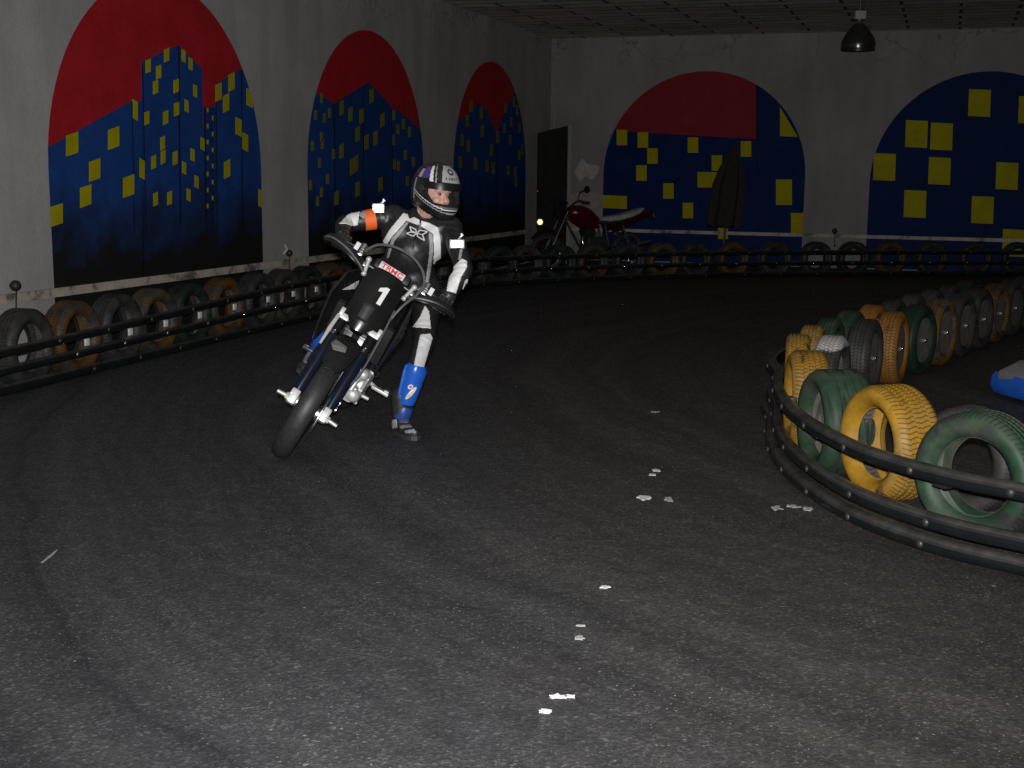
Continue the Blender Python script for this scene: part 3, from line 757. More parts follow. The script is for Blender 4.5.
def wheel(name, c, rad, wid, steered, disc_y, parent):
    T0 = Mx.Translation(c) @ Mx.Rotation(PI/2, 4, 'X')
    st = steer if steered else (lambda m: m)
    w = wid/2
    mb = MB(); mb.lathe([(rad-.088, -w*.72), (rad-.07, -w*.92), (rad-.045, -w), (rad-.025, -w*.93), (rad-.010, -w*.68), (rad-.002, -w*.35), (rad, 0), (rad-.002, w*.35), (rad-.010, w*.68), (rad-.025, w*.93), (rad-.045, w), (rad-.07, w*.92), (rad-.088, w*.72)], T0, 64, closed=True)
    tire_ = st(mb).build(name, mat('slick_rubber', (.030, .030, .032), .5, 0, .25, 60, .1), parent)
    mb = MB(); r = rad-.085
    mb.lathe([(r+.012, -w*.78), (r-.004, -w*.72), (r-.02, -w*.25), (r-.02, w*.25), (r-.004, w*.72), (r+.012, w*.78), (r+.004, w*.5), (r-.006, 0), (r+.004, -w*.5)], T0, 56, closed=True)
    st(mb).build('rim', mat('black_rim', (.02, .02, .022), .3, .4), tire_)
    mb = MB(); mb.lathe([(.02, -.07), (.045, -.065), (.045, -.045), (.025, -.03), (.025, .03), (.045, .045), (.045, .065), (.02, .07)], T0, 24); st(mb).build('hub', ALU, tire_)
    mb = MB()
    for k in range(32):
        a = 2*PI*k/32; b = a + (.35 if k % 4 < 2 else -.35); s = .05 if k % 2 else -.05
        mb.tube([c+V((math.cos(b)*.043, s, math.sin(b)*.043)), c+V((math.cos(a)*(r-.015), s*.15, math.sin(a)*(r-.015)))], .0022, 5)
    st(mb).build('spokes', CHROME, tire_)
    mb = MB(); Td = Mx.Translation(c+V((0, disc_y, 0))) @ Mx.Rotation(PI/2, 4, 'X')
    n_ = 48
    mb.lathe([(.105, -.002), (.148, -.002), (.148, .002), (.105, .002)], Td, n_, closed=True)
    for k in range(6):
        a = PI*k/3; mb.tube([c+V((math.cos(a)*.04, disc_y, math.sin(a)*.04)), c+V((math.cos(a+.4)*.11, disc_y, math.sin(a+.4)*.11))], .006, 6)
    st(mb).build('brake_disc', ALU, tire_)
    return tire_
wheel('front_wheel', AX, .30, .108, True, .075, BK)
wheel('rear_wheel', V((-1.46, 0, .305)), .30, .15, False, -.085, BK)
for sgn in (1, -1):
    y = .095*sgn
    mb = MB(); mb.tube([FK(-.03, y, .44), FK(-.03, y, .60), FK(-.03, y, .775)], [.029, .030, .027], 18)
    leg = steer(mb).build('fork_leg', mat('black_fork_tube', (.02, .02, .022), .22, .5), BK)
    mb = MB(); mb.tube([FK(-.03, y, .05), FK(-.03, y, .45)], .023, 16); steer(mb).build('stanchion', CHROME, leg)
    mb = MB()   # fork guard: blue-black shell on the front of the slider
    rings = []
    for l, r in ((.04, .026), (.10, .033), (.30, .034), (.40, .032), (.415, .026)):
        rings.append([FK(-.03 + r*math.cos(a), y + r*1.05*math.sin(a), l) for a in [2*PI*k/20 for k in range(20)]])
    mb.rings(rings); steer(mb).build('fork_guard', NAVY, leg)
    mb = MB()   # cast axle block with its pinch bolts
    mb.box(FK(-.012, y, .015), (.062, .050, .085), MA3, .012)
    mb.box(FK(-.035, y+.0*sgn, .06), (.036, .056, .03), MA3, .008)
    mb.cyl(FK(0, y, 0), FK(0, y+.036*sgn, 0), .020, seg=6); mb.cyl(FK(0, y+.036*sgn, 0), FK(0, y+.085*sgn, -.003), .0115, .010, 10)
    for dz in (-.018, .018): mb.cyl(FK(.015, y-.015, dz), FK(.034, y-.015, dz), .007, seg=6)
    steer(mb).build('axle_clamp', ALUW, leg)
    mb = MB(); mb.tube([FK(.008, y+.030*sgn, .33), FK(.012, y+.030*sgn, .43), FK(.008, y+.026*sgn, .52)], [.007, .012, .011], 8)
    if sgn < 0: steer(mb).build('guide_strip', ALUW, leg)
    else: mb.bm.free()
    mb = MB(); mb.box(FK(.004, y, .525), (.020, .062, .034), MA3, .006)
    mb.box(FK(.004, y+.020*sgn, .545), (.024, .024, .045), MA3, .005)
    steer(mb).build('fork_pinch', ALUW, leg)
    mb = MB(); mb.cyl(FK(-.03, y, .775), FK(-.03, y, .795), .026, .02, 16); mb.cyl(FK(-.03, y, .795), FK(-.03, y, .805), .011, seg=6); steer(mb).build('fork_cap', CHROME, leg)
mb = MB(); mb.box(FK(-.03, 0, .53), (.06, .24, .035), MA3, .012); mb.box(FK(-.05, 0, .745), (.06, .24, .03), MA3, .012)
mb.cyl(FK(-.06, 0, .50), FK(-.06, 0, .82), .026, seg=14); steer(mb).build('triple_clamp', mat('black_clamp', (.02, .02, .022), .4, .2), BK)
# front fender
mb = MB(); rings = []
for x, z, w, c in ((-.46, .56, .05, .02), (-.34, .655, .075, .03), (-.20, .705, .085, .035), (-.02, .725, .085, .035), (.14, .705, .075, .03), (.26, .655, .055, .022), (.31, .62, .03, .01)):
    top = [V((x, w*t, z - c*abs(t)**2.2)) for t in (-1, -.7, -.4, 0, .4, .7, 1)]; bot = [p - V((0, 0, .006)) for p in reversed(top)]
    rings.append(top+bot)
mb.rings(rings); fd = steer(mb).build('front_fender', SATIN_PL, BK)
mb = MB(); mb.box((-.12, 0, .668), (.12, .09, .03), Euler((0, .1, 0)).to_matrix(), .01)
for sgn in (1, -1): mb.box((-.06, .045*sgn, .655), (.035, .035, .03), None, .008)
steer(mb).build('fender_brace', ALUW, fd)
# number plate: wide at the top, tapering, wrapped a little
mb = MB(); rings = []
for l, w, n, c in ((.545, .040, .060, .006), (.60, .085, .074, .02), (.66, .105, .080, .03), (.74, .118, .078, .036), (.83, .122, .066, .04), (.90, .105, .045, .034), (.925, .075, .034, .02)):
    fr = [FB(n - c*abs(t)**2, w*t, l) for t in (-1, -.75, -.5, -.25, 0, .25, .5, .75, 1)]
    rings.append(fr + [p - N_*.006 for p in reversed(fr)])
mb.rings(rings); NP = steer(mb).build('number_plate', mat('gloss_black_plate', (.012, .012, .013), .22, 0, .1), BK)
mb = MB()
one = [(-.004, -.052), (.022, -.052), (.022, .055), (.002, .055), (-.030, .034), (-.030, .012), (-.004, .022)]
mb.prism(one, lambda u, v, d: FB(.083 - abs(v)*.03 + d, u+.02, .775+v), -.004, .001); steer(mb).build('digit_one', WHITE, NP, smooth=False)
mb = MB(); mb.cyl(FB(.095, -.005, .60), FB(.095, -.005, .675), .034, .036, 20); mb.cyl(FB(.095, -.005, .675), FB(.09, -.005, .685), .036, .024, 20)
mb.cyl(FB(.06, -.005, .63), FB(.095, -.005, .63), .02, seg=12); steer(mb).build('plate_mount', mat('dark_grey_can', (.06, .06, .064), .4, .1), NP)  # dark grey mount cylinder under the digit
# handlebar
half = [(-.05, 0, .855), (-.05, .09, .858), (-.055, .14, .885), (-.085, .22, .955), (-.12, .30, .972), (-.155, .41, .975)]
bar = [FB(n, -y, l) for n, y, l in reversed(half[1:])] + [FB(n, y, l) for n, y, l in half]
mb = MB(); mb.tube(catmull(bar, 5), .0125, 12); HB = steer(mb).build('handlebar', mat('black_bar', (.03, .03, .033), .3, .6), BK)
mb = MB(); mb.tube([FB(-.07, -.185, .925), FB(-.065, 0, .93), FB(-.07, .185, .925)], .011, 10); steer(mb).build('crossbar', STEEL, HB)
# crossbar pad with sticker
mb = MB(); mb.box(FB(-.030, 0, .950), (.046, .22, .058), MA3, .016); PD = steer(mb).build('bar_pad', mat('black_pad_vinyl', (.014, .014, .015), .5, 0, .15), HB)
mb = MB(); mb.box(FB(-.0055, -.005, .950), (.003, .150, .040), MA3, .001); ST = steer(mb).build('sticker', mat('white_sticker', (.75, .70, .68), .4), PD)
tx = text_mesh('TRMC', .050, .001)
RX = Mx.Translation(FB(-.0030, -.005, .950)) @ MA @ Mx(((0, 0, 1, 0), (-1, 0, 0, 0), (0, 1, 0, 0), (0, 0, 0, 1)))
RX = Mx.Translation(FB(-.0030, -.005, .950)) @ frame(V((0, 0, 0)), V((0, 1, 0)), A_, N_)
tx.xf(RX @ Mx.Diagonal((.98, .80, 1, 1))); steer(tx).build('sticker_letters', mat('red_letters', (.72, .02, .04), .4), ST, smooth=False, fix=False)
for sgn in (1, -1):
    mb = MB(); mb.tube([FB(-.118, .295*sgn, .972), FB(-.153, .405*sgn, .976)], .0175, 12); mb.ell(FB(-.156, .41*sgn, .976), .02); mb.ell(FB(-.117, .292*sgn, .972), (.02, .008, .025)); steer(mb).build('grip', RUBBER, HB)
    mb = MB(); mb.tube(catmull([FB(-.062, .225*sgn, .958), FB(-.03, .25*sgn, .962), FB(-.045, .32*sgn, .965), FB(-.075, .385*sgn, .966)], 4), [.007]*4+[.008]*4+[.006]*4+[.007], 8); steer(mb).build('lever', CHROME, HB)
    mb = MB(); mb.box(FB(-.075, .215*sgn, .962), (.035, .034, .032), MA3, .008); mb.cyl(FB(-.06, .215*sgn, .98), FB(-.06, .215*sgn, 1.015), .02, seg=12); mb.box(FB(-.05, .155*sgn, .915), (.03, .03, .03), MA3, .006); steer(mb).build('clamp', ALU, HB)
    mb = MB(); mb.cyl(FB(-.02, .135*sgn, .865), FB(-.015, .150*sgn, .935), .0115, seg=12); mb.ell(FB(-.015, .152*sgn, .94), .017); mb.ell(FB(-.02, .135*sgn, .86), .016); steer(mb).build('bar_mount', ALUW, HB)
    # aluminium-backed hand guard
    path = catmull([FB(-.155, .425*sgn, .975), FB(-.08, .425*sgn, .972), FB(-.01, .375*sgn, .965), FB(.022, .28*sgn, .945), FB(.012, .19*sgn, .915), FB(-.03, .13*sgn, .885)], 5)
    hs = [.011+.016*math.sin(PI*min(1, i/(len(path)-1)*1.1))**1.2 for i in range(len(path))]
    rings = []
    for i, p in enumerate(path):
        t = (path[min(i+1, len(path)-1)]-path[max(i-1, 0)]).normalized(); b = t.cross(A_).normalized(); h = hs[i]
        rings.append([p - A_*.030 + A_*(h*v) + b*u for u, v in ((.006, -1), (.009, -.4), (.009, .4), (.006, 1), (-.006, 1), (-.009, .4), (-.009, -.4), (-.006, -1))])
    mb = MB(); mb.rings(rings); hg = steer(mb).build('hand_guard', mat('gloss_black_guard', (.022, .022, .024), .2, .2, .1), BK)
    mb = MB(); mb.tube([p + (p-FB(-.1, .25*sgn, .93)).normalized()*.008 - A_*.032 for p in path[2:-2]], .006, 8); steer(mb).build('guard_rib', ALU if sgn > 0 else mat('grey_rib', (.3, .3, .31), .3, .6), hg)
    mb = MB(); mb.box(FB(.035, .245*sgn, .955), (.008, .026, .045), MA3, .003); steer(mb).build('guard_badge', WHITE, hg)
hose = catmull([FB(-.05, -.20, .98), FB(.0, -.15, 1.035), FB(.03, -.06, 1.065), FB(.04, .05, 1.065), FB(.04, .14, 1.03), FB(.035, .19, .965), FB(.03, .185, .90), FB(.03, .15, .80), FB(.0, .13, .70)], 6)
mb = MB(); mb.tube(hose, .0075, 8); steer(mb).build('brake_hose', mat('grey_hose', (.11, .11, .115), .35), BK)
mb = MB(); mb.tube(catmull([FK(.0, .12, .70), FK(.03, .135, .5), FK(.0, .14, .3), FK(-.06, .11, .16)], 5), .006, 8); steer(mb).build('brake_hose', mat('grey_hose', (.11, .11, .115), .35), BK)
mb = MB(); mb.box((-.12, .10, .36), (.06, .05, .10), Euler((0, -.4, 0)).to_matrix(), .012); mb.cyl((-.12, .12, .38), (-.12, .135, .38), .018, seg=14); mb.cyl((-.11, .12, .34), (-.11, .135, .34), .018, seg=14); steer(mb).build('brake_caliper', ALU, BK)
# frame
mb = MB(); fr = mat('dark_frame', (.045, .045, .05), .35, .5)
for s in (1, -1):
    mb.tube(catmull([(-.36, .03*s, .92), (-.55, .11*s, .84), (-.80, .13*s, .66), (-.92, .12*s, .42), (-.90, .09*s, .30)], 5), .024, 10)
    mb.tube([(-.70, .10*s, .77), (-1.05, .10*s, .84), (-1.45, .07*s, .90)], .013, 8)
    mb.tube([(-.90, .11*s, .55), (-1.30, .09*s, .86)], .011, 8)
mb.tube(catmull([(-.345, 0, .80), (-.42, 0, .60), (-.46, 0, .36), (-.56, 0, .24), (-.90, 0, .24)], 5), .022, 10)
mb.cyl(FK(-.06, 0, .50), FK(-.06, 0, .80), .038, seg=16); mb.build('frame', fr, BK)
# tank, shrouds, seat, tail
mb = MB()
for s in (1, -1):
    pass
rings = []
for x, z0, z1, w in ((-.40, .82, .93, .05), (-.46, .78, 1.00, .095), (-.58, .76, 1.035, .125), (-.70, .76, 1.02, .12), (-.82, .78, .96, .085), (-.90, .80, .93, .05)):
    zc, h = (z0+z1)/2, (z1-z0)/2
    rings.append([V((x, w*math.copysign(abs(math.sin(a))**.75, math.sin(a)), zc+h*math.copysign(abs(math.cos(a))**.8, math.cos(a)))) for a in [2*PI*k/20 for k in range(20)]])
mb.rings(rings); TK = mb.build('fuel_tank', BLACK_PL, BK)
mb = MB(); mb.cyl((-.56, 0, 1.03), (-.56, 0, 1.05), .03, seg=16); mb.build('fuel_cap', STEEL, TK)
SHR = {}
for s in (1, -1):
    mb = MB(); pl = [(-.20, .86), (-.30, .98), (-.52, 1.0), (-.76, .90), (-.72, .80), (-.52, .66), (-.36, .56), (-.28, .66)]
    rings = []
    n_ = len(pl)
    cxx = sum(p[0] for p in pl)/n_; czz = sum(p[1] for p in pl)/n_
    outer_ = []
    for k in (1.0, .97, .7, .35): outer_.append([V((cxx+(x-cxx)*k, (.150 + .02*(1-k) + .06*max(0, (x+.76)/.5))*s, czz+(z-czz)*k)) for x, z in pl])
    inner_ = [[p - V((0, .012*s, 0)) for p in r] for r in outer_]
    mb.rings(list(reversed(inner_)) + outer_); sh = mb.build('radiator_shroud', SATIN_PL, BK); SHR[s] = sh
    mb = MB(); mb.box((-.43, .125*s, .70), (.035, .10, .24), Euler((0, .35, 0)).to_matrix(), .005); mb.build('radiator', mat('radiator_fins', (.05, .05, .052), .5, .6), BK)
mb = MB(); rings = []
for x, z, w, h in ((-.72, .955, .05, .03), (-.80, .945, .085, .045), (-1.0, .925, .11, .05), (-1.25, .93, .11, .05), (-1.45, .945, .09, .045), (-1.55, .955, .04, .03)):
    rings.append([V((x, w*math.copysign(abs(math.sin(a))**.7, math.sin(a)), z+h*math.copysign(abs(math.cos(a))**.7, math.cos(a)))) for a in [2*PI*k/20 for k in range(20)]])
mb.rings(rings); mb.build('seat', mat('black_seat_vinyl', (.022, .022, .023), .55, 0, .2, 50, .2), BK)
mb = MB(); rings = []
for x, z, w in ((-1.15, .87, .09), (-1.4, .90, .095), (-1.65, .93, .085), (-1.85, .965, .06), (-1.93, .975, .03)):
    top = [V((x, w*t, z+.02*(1-t*t))) for t in (-1, -.5, 0, .5, 1)]; rings.append(top + [p-V((0, 0, .008)) for p in reversed(top)])
mb.rings(rings); mb.build('rear_fender', BLACK_PL, BK)
for s in (1, -1):
    mb = MB(); pl = [(-.88, .88), (-1.30, .92), (-1.62, .93), (-1.40, .80), (-1.05, .70)]
    mb.prism(pl, lambda u, v, d: V((u, (.118+d)*s, v)), -.005, .005); mb.build('side_panel', SATIN_PL, BK, smooth=False)
# engine
EN = MB(); EN.box((-.66, 0, .40), (.40, .22, .24), None, .05); EN.box((-.80, 0, .46), (.22, .20, .22), None, .05)
for i in range(6): EN.box((-.56+.012*i, 0, .53+.024*i), (.17, .18, .014), Euler((0, -.45, 0)).to_matrix(), .004)
EN.box((-.50, 0, .66), (.15, .16, .12), Euler((0, -.45, 0)).to_matrix(), .03)
EN = EN.build('engine', mat('grey_engine_case', (.20, .20, .205), .4, .7, .15, 40, .2), BK)
mb = MB(); Tn = lambda x, y, z: Mx.Translation(V((x, y, z))) @ Mx.Rotation(-PI/2, 4, 'X')
mb.lathe([(.105, -.02), (.105, .012), (.090, .030), (.03, .036), (0.001, .036)], Tn(-.60, .140, .40), 32)
for k in range(8): a = 2*PI*k/8; mb.cyl((-.60+.098*math.cos(a), .145, .40+.098*math.sin(a)), (-.60+.098*math.cos(a), .170, .40+.098*math.sin(a)), .011, seg=8)
mb.build('engine_cover', ALUW, EN)
mb = MB(); mb.lathe([(.06, -.02), (.06, .015), (.045, .03), (.001, .034)], Tn(-.78, .135, .40), 24); mb.build('sprocket_cover', ALUW, EN)
mb = MB(); mb.box((-.47, .120, .37), (.09, .06, .10), None, .02); mb.ell((-.44, .135, .37), (.03, .045, .04)); mb.build('water_pump', ALUW, EN)
mb = MB(); mb.box((-.46, .11, .485), (.06, .06, .08), None, .018); mb.ell((-.45, .135, .50), .034); mb.cyl((-.42, .12, .47), (-.40, .12, .40), .016, seg=10); mb.build('water_hose_joint', ALUW, EN)
mb = MB(); mb.lathe([(.10, -.02), (.10, .012), (.085, .03), (.001, .034)], Mx.Translation(V((-.62, -.115, .40))) @ Mx.Rotation(PI/2, 4, 'X'), 32); mb.build('engine_cover', ALU, EN)
mb = MB(); mb.tube(catmull([(-.42, -.02, .64), (-.33, -.06, .56), (-.38, -.13, .44), (-.55, -.17, .42), (-.85, -.17, .58), (-1.05, -.16, .70)], 6), .022, 12); EX = mb.build('exhaust', STEEL, BK)
mb = MB(); mb.cyl((-1.03, -.16, .70), (-1.55, -.16, .84), .05, .055, 24); mb.cyl((-1.55, -.16, .84), (-1.58, -.16, .848), .03, seg=16); mb.build('muffler', ALU, EX)
mb = MB()
for s in (1, -1): mb.tube([(-.92, .10*s, .42), (-1.2, .115*s, .37), (-1.48, .115*s, .305)], [.035, .028, .024], 10)
mb.box((-1.0, 0, .40), (.10, .2, .06), None, .02); mb.build('swingarm', ALU, BK)
for s in (1, -1):
    mb = MB(); mb.box((-.85, .235*s, .375), (.055, .11, .02), None, .006); mb.box((-.85, .27*s, .39), (.05, .03, .012), None, .003); mb.tube([(-.87, .13*s, .39), (-.85, .20*s, .375)], .013, 8); mb.build('footpeg', ALUW if s > 0 else STEEL, BK)
mb = MB(); mb.tube(catmull([(-.80, .15, .34), (-.72, .17, .335), (-.62, .175, .35)], 4), .008, 8); mb.cyl((-.62, .165, .35), (-.62, .215, .352), .011, seg=10); mb.build('gear_lever', ALUW, BK)
mb = MB(); mb.tube(catmull([(-.84, .12, .56), (-.74, .15, .50), (-.66, .16, .54)], 4), .010, 8); mb.build('clutch_cable', STEEL, BK)

# ------------------------------------------------------------------ the rider
def BW(p): return BM @ V(p)
GRL = BM @ (STEER @ FB(-.136, .348, .974)); GRR = BM @ (STEER @ FB(-.136, -.348, .974))
gl = ((BM @ (STEER @ FB(-.153, .405, .976))) - (BM @ (STEER @ FB(-.118, .295, .972)))).normalized()
gr = ((BM @ (STEER @ FB(-.153, -.405, .976))) - (BM @ (STEER @ FB(-.118, -.295, .972)))).normalized()
hipc = BW((-.98, .06, 1.04))
J = dict(pel=hipc, waist=at(401, 290, 7.62), chest=at(411, 252, 7.50), uch=at(417, 232, 7.46), neck=at(424, 214, 7.42),
         shR=at(393, 216, 7.50), shL=at(451, 228, 7.42), elR=at(344, 224, 7.42), elL=at(464.5, 270, 7.20),
         hipR=BW((-.98, -.06, 1.0)), hipL=BW((-.98, .18, .99)),
         knR=at(346, 303, 7.28), knL=at(424, 340, 7.18), anR=at(317, 351, 7.48), anL=at(401, 411, 7.20))
HC = at(436, 190, 7.33)
toL = V((.42, -.62, 0)).normalized()
footL = at(396, 430, 7.17); heelL = V((footL.x-.02, footL.y+.04, .03))
back = -(BM.to_3x3() @ (STEER.to_3x3() @ N_)).normalized(); Ub = (BM.to_3x3() @ A_).normalized()
wrR = GRR + back*.085 + Ub*.030; wrL = GRL + back*.085 + Ub*.030
PR = empty('person', Mx.Translation(V((footL.x, footL.y, 0))), 'rider in black and white leathers and full-face helmet, dabbing his foot in the turn', 'person')
def fig(mb, e, hands, legs_to=1.0):
    """body prims; e: extra radius"""
    j = J
    mb.cap(j['pel'], j['waist'], .135+e, .125+e); mb.cap(j['waist'], j['chest'], .125+e, .150+e)
    for s in ('R', 'L'):
        sh = j['sh'+s]; mid = j['chest'].lerp(sh, .55)
        mb.cap(j['chest'], mid, .125+e, .115+e); mb.cap(j['uch'], sh, .088+e, .066+e)
        mb.cap(j['pel'], j['hip'+s], .12+e, .105+e)
        mb.cap(sh, j['el'+s], .062+e, .047+e); wr = wrR if s == 'R' else wrL
        mb.cap(j['el'+s], wr, .047+e, .033+e*.8)
        mb.cap(j['el'+s].lerp(wr, .12), j['el'+s].lerp(wr, .4), .048+e, .044+e)
        mb.cap(j['hip'+s], j['kn'+s], .096+e, .058+e); kn, an = j['kn'+s], j['an'+s]
        mb.cap(kn, kn.lerp(an, legs_to), .056+e, (.056+(.038-.056)*legs_to)+e)
        bk = V((0, .03, 0)); mb.cap(kn.lerp(an, .2)+bk*.7, kn.lerp(an, .5)+bk*.7, .042+e, .036+e)
    mb.cap(j['uch'], j['neck'], .085+e, .058+e*.5)
# head frame: looks towards his left, chin a little down, helmet tipped with the lean
YAW = R(40); fh = V((math.sin(YAW)*.98, -math.cos(YAW)*.98, -.12)).normalized()
up0 = V((.10, 0, 1)); lh = up0.cross(fh).normalized(); uh = fh.cross(lh).normalized()
HM = frame(HC, fh, lh, uh); HM3 = HM.to_3x3()
def H(x, y, z): return HM @ V((x, y, z))
def hand(mb, g, ax, r, sgn):
    """four fingers and a thumb closed on a grip at g whose outboard direction is ax"""
    fr = -back
    mb.cap(g + back*.075 + Ub*.032, g + back*.028 + Ub*.034 + ax*.02, .026+r, .021+r)
    mb.cap(g + back*.075 + Ub*.032, g + back*.028 + Ub*.034 - ax*.025, .026+r, .022+r)
    mb.cap(g + back*.030 + Ub*.034 + ax*.030, g + back*.030 + Ub*.034 - ax*.032, .019+r, .019+r)
    for i, (o, ln) in enumerate(((-.036, .96), (-.012, 1.06), (.012, 1.0), (.035, .84))):
        b = g + ax*o
        k0 = b + back*.018 + Ub*.038; k1 = b + fr*.024*ln + Ub*.036; k2 = b + fr*.040*ln - Ub*.004; k3 = b + fr*.016 - Ub*.031*ln; k4 = b + back*.008 - Ub*.030
        rr_ = .0088 + r - (.0012 if i == 3 else 0)
        mb.cap(k0, k1, rr_+.0012, rr_+.0005, 10); mb.cap(k1, k2, rr_+.0005, rr_, 10); mb.cap(k2, k3, rr_, rr_-.0008, 10); mb.cap(k3, k4, rr_-.0008, rr_-.0016, 10)
    t0 = g + back*.060 + Ub*.022 - ax*.035; t1 = g + back*.030 - Ub*.002 - ax*.062; t2 = g + fr*.002 - Ub*.030 - ax*.054; t3 = g + fr*.022 - Ub*.032 - ax*.040
    mb.cap(t0, t1, .016+r, .0125+r, 10); mb.cap(t1, t2, .0125+r, .0105+r, 10); mb.cap(t2, t3, .0105+r, .009+r, 10)
# skin body: one continuous surface, head with a face
mb = MB(); fig(mb, -.016, True)
nk = J['neck']; mb.cap(J['uch'], nk, .07, .056); mb.cap(nk, H(-.02, 0, -.06), .054, .056)
mb.ell(H(-.012, 0, .030-.024), (.098, .078, .098), HM3, 20, 14); mb.ell(H(.022, 0, -.045-.024), (.070, .062, .070), HM3, 18, 12)
mb.ell(H(.052, 0, -.085-.024), (.032, .030, .024), HM3); mb.ell(H(.062, .030, -.030-.024), (.022, .026, .026), HM3); mb.ell(H(.062, -.030, -.030-.024), (.026, .028, .028), HM3)
mb.cap(H(.080, 0, .014-.024), H(.112, 0, -.030-.024), .0075, .0095, 12); mb.ell(H(.094, .010, -.033-.024), .0065); mb.ell(H(.094, -.010, -.033-.024), .0065)
mb.cap(H(.072, .046, .030-.024), H(.086, .012, .032-.024), .011, .010, 10); mb.cap(H(.072, -.046, .030-.024), H(.086, -.012, .032-.024), .011, .010, 10)
mb.cap(H(.082, .020, -.064-.024), H(.088, 0, -.062-.024), .007, .008, 10); mb.cap(H(.082, -.020, -.064-.024), H(.088, 0, -.062-.024), .007, .008, 10)
for s in (1, -1): mb.ell(H(-.012, .080*s, -.008-.024), (.022, .009, .032), HM3)
for s, g, ax in (('R', GRR, gr), ('L', GRL, gl)):
    wr = wrR if s == 'R' else wrL; mb.cap(J['el'+s].lerp(wr, .6), wr, .030, .026); hand(mb, g, ax, -.0015, 1)
for s, an, ft in (('L', J['anL'], None), ('R', J['anR'], None)):
    td = toL if s == 'L' else V((-.30, -.75, -.25)).normalized()
    mb.cap(an, an + V((0, 0, -.06)), .036, .034) if s == 'L' else mb.cap(an, an + td*.04 + V((0, 0, -.04)), .036, .034)
    b = (an + V((0, 0, -.075))) if s == 'L' else an + V((0, 0, -.06))
    b = an.lerp(b, .8); mb.cap(b - td*.03, b + td*.05, .024, .016)
rm = remesh(mb, .0062, 3); BODY = rm.build('body', SKIN, PR, world=True)
for s in (1, -1):
    mb = MB(); mb.ell(H(.077, .030*s, .010-.024), .0105, None, 14, 10); e_ = mb.build('eye', mat('eye_shaded', (.16, .13, .12), .5), BODY, world=True)  # eyeball darkened: the shade of the socket is put into its colour
    mb = MB(); mb.ell(H(.0858, .030*s, .010-.024), (.0035, .0058, .0058), HM3, 12, 8); mb.build('iris', mat('iris_dark', (.04, .03, .02), .2), e_, world=True)
# leather suit
mb = MB(); fig(mb, .004, False, .9)
sm = remesh(mb, .011, 6)
sm.bm.normal_update()
# creases at elbows, waist, knees: small ripples along the limb
def ripple(v):
    d = 0
    for c, ax, amp, rad, fq in ((J['elR'], (J['shR']-J['elR']), .004, .13, 190), (J['elL'], (J['shL']-J['elL']), .004, .13, 190), (J['waist'], (J['chest']-J['pel']), .0045, .20, 120), (J['knL'], (J['hipL']-J['knL']), .004, .15, 150), (J['hipL'], (J['hipL']-J['knL']), .005, .18, 110), (J['shL'], (J['shL']-J['elL']), .004, .14, 140), (J['shR'], (J['shR']-J['elR']), .004, .14, 140)):
        q = v-c; w = max(0, 1-q.length/rad)
        if w > 0: d += amp*w*math.sin(fq*q.dot(ax.normalized()) + 3*math.sin(22*q.x+17*q.z))
    return d
for v in sm.bm.verts: v.co = v.co + v.normal*ripple(v.co)
suit_bm = sm.bm.copy(); SUIT_BVH = BVHTree.FromBMesh(suit_bm)
SUIT = sm.build('leather_suit', LEATHER, PR, world=True)
def patch(name, poly, m, parent, bvh=None, step=.55, off=.0035, th=.003):
    """a panel sewn onto the surface: outline given by photo points"""
    bvh = bvh or SUIT_BVH
    x0, x1 = min(p[0] for p in poly), max(p[0] for p in poly); y0, y1 = min(p[1] for p in poly), max(p[1] for p in poly)
    nx, ny = int((x1-x0)/step)+2, int((y1-y0)/step)+2
    mb = MB(); vs = {}
    def vert(i, j):
        if (i, j) not in vs:
            d = ray(x0+i*step, y0+j*step).normalized(); h, n, _, dist = bvh.ray_cast(CP, d)
            vs[(i, j)] = None if h is None else (h + n*off if n.dot(d) < 0 else h - n*off)
        return vs[(i, j)]
    bmv = {}
    for i in range(nx):
        for j in range(ny):
            if not pip(x0+(i+.5)*step, y0+(j+.5)*step, poly): continue
            q = [(i, j), (i+1, j), (i+1, j+1), (i, j+1)]; c = [vert(*k) for k in q]
            if any(v is None for v in c): continue
            if max((c[0]-c[2]).length, (c[1]-c[3]).length) > .05: continue
            for k, v in zip(q, c):
                if k not in bmv: bmv[k] = mb.bm.verts.new(v)
            mb._f([bmv[k] for k in q][::-1])
    if not mb.bm.faces: mb.bm.free(); return None
    o = mb.build(name, m, parent, world=True, fix=False)
    md = o.modifiers.new('t', 'SOLIDIFY'); md.thickness = th; md.offset = 1
    return o
SP = lambda nm, poly, m=LEATHER_W: patch(nm, poly, m, SUIT)
SP('chest_panel', [(383.5, 241), (390, 230), (403.5, 213.5), (420, 219), (420, 225.5), (406.5, 221), (392, 237), (385, 248)])
SP('chest_panel', [(421.2, 219.5), (438, 227.5), (440.5, 240), (440.5, 257), (436, 268), (433, 263), (434, 250), (433, 234), (421.2, 226.5)])
SP('chest_inset', [(392, 238), (406.5, 222.2), (409, 223), (395, 241), (389, 258), (387, 258)], LEATHER_G)
SP('chest_inset', [(429, 232), (432.5, 234.5), (433.5, 250), (431, 265), (428.5, 280), (426, 292), (424, 290), (427, 268), (429.5, 250)], LEATHER_G)
SP('belly_patch', [(422.5, 292), (429, 290), (428, 299), (422, 300)], mat('blue_grey_patch', (.20, .22, .30), .5))
def stroke(a, b, w):
    d = V((b[0]-a[0], b[1]-a[1])); n = V((-d.y, d.x)).normalized()*w/2
    return [(a[0]+n.x, a[1]+n.y), (b[0]+n.x, b[1]+n.y), (b[0]-n.x, b[1]-n.y), (a[0]-n.x, a[1]-n.y)]
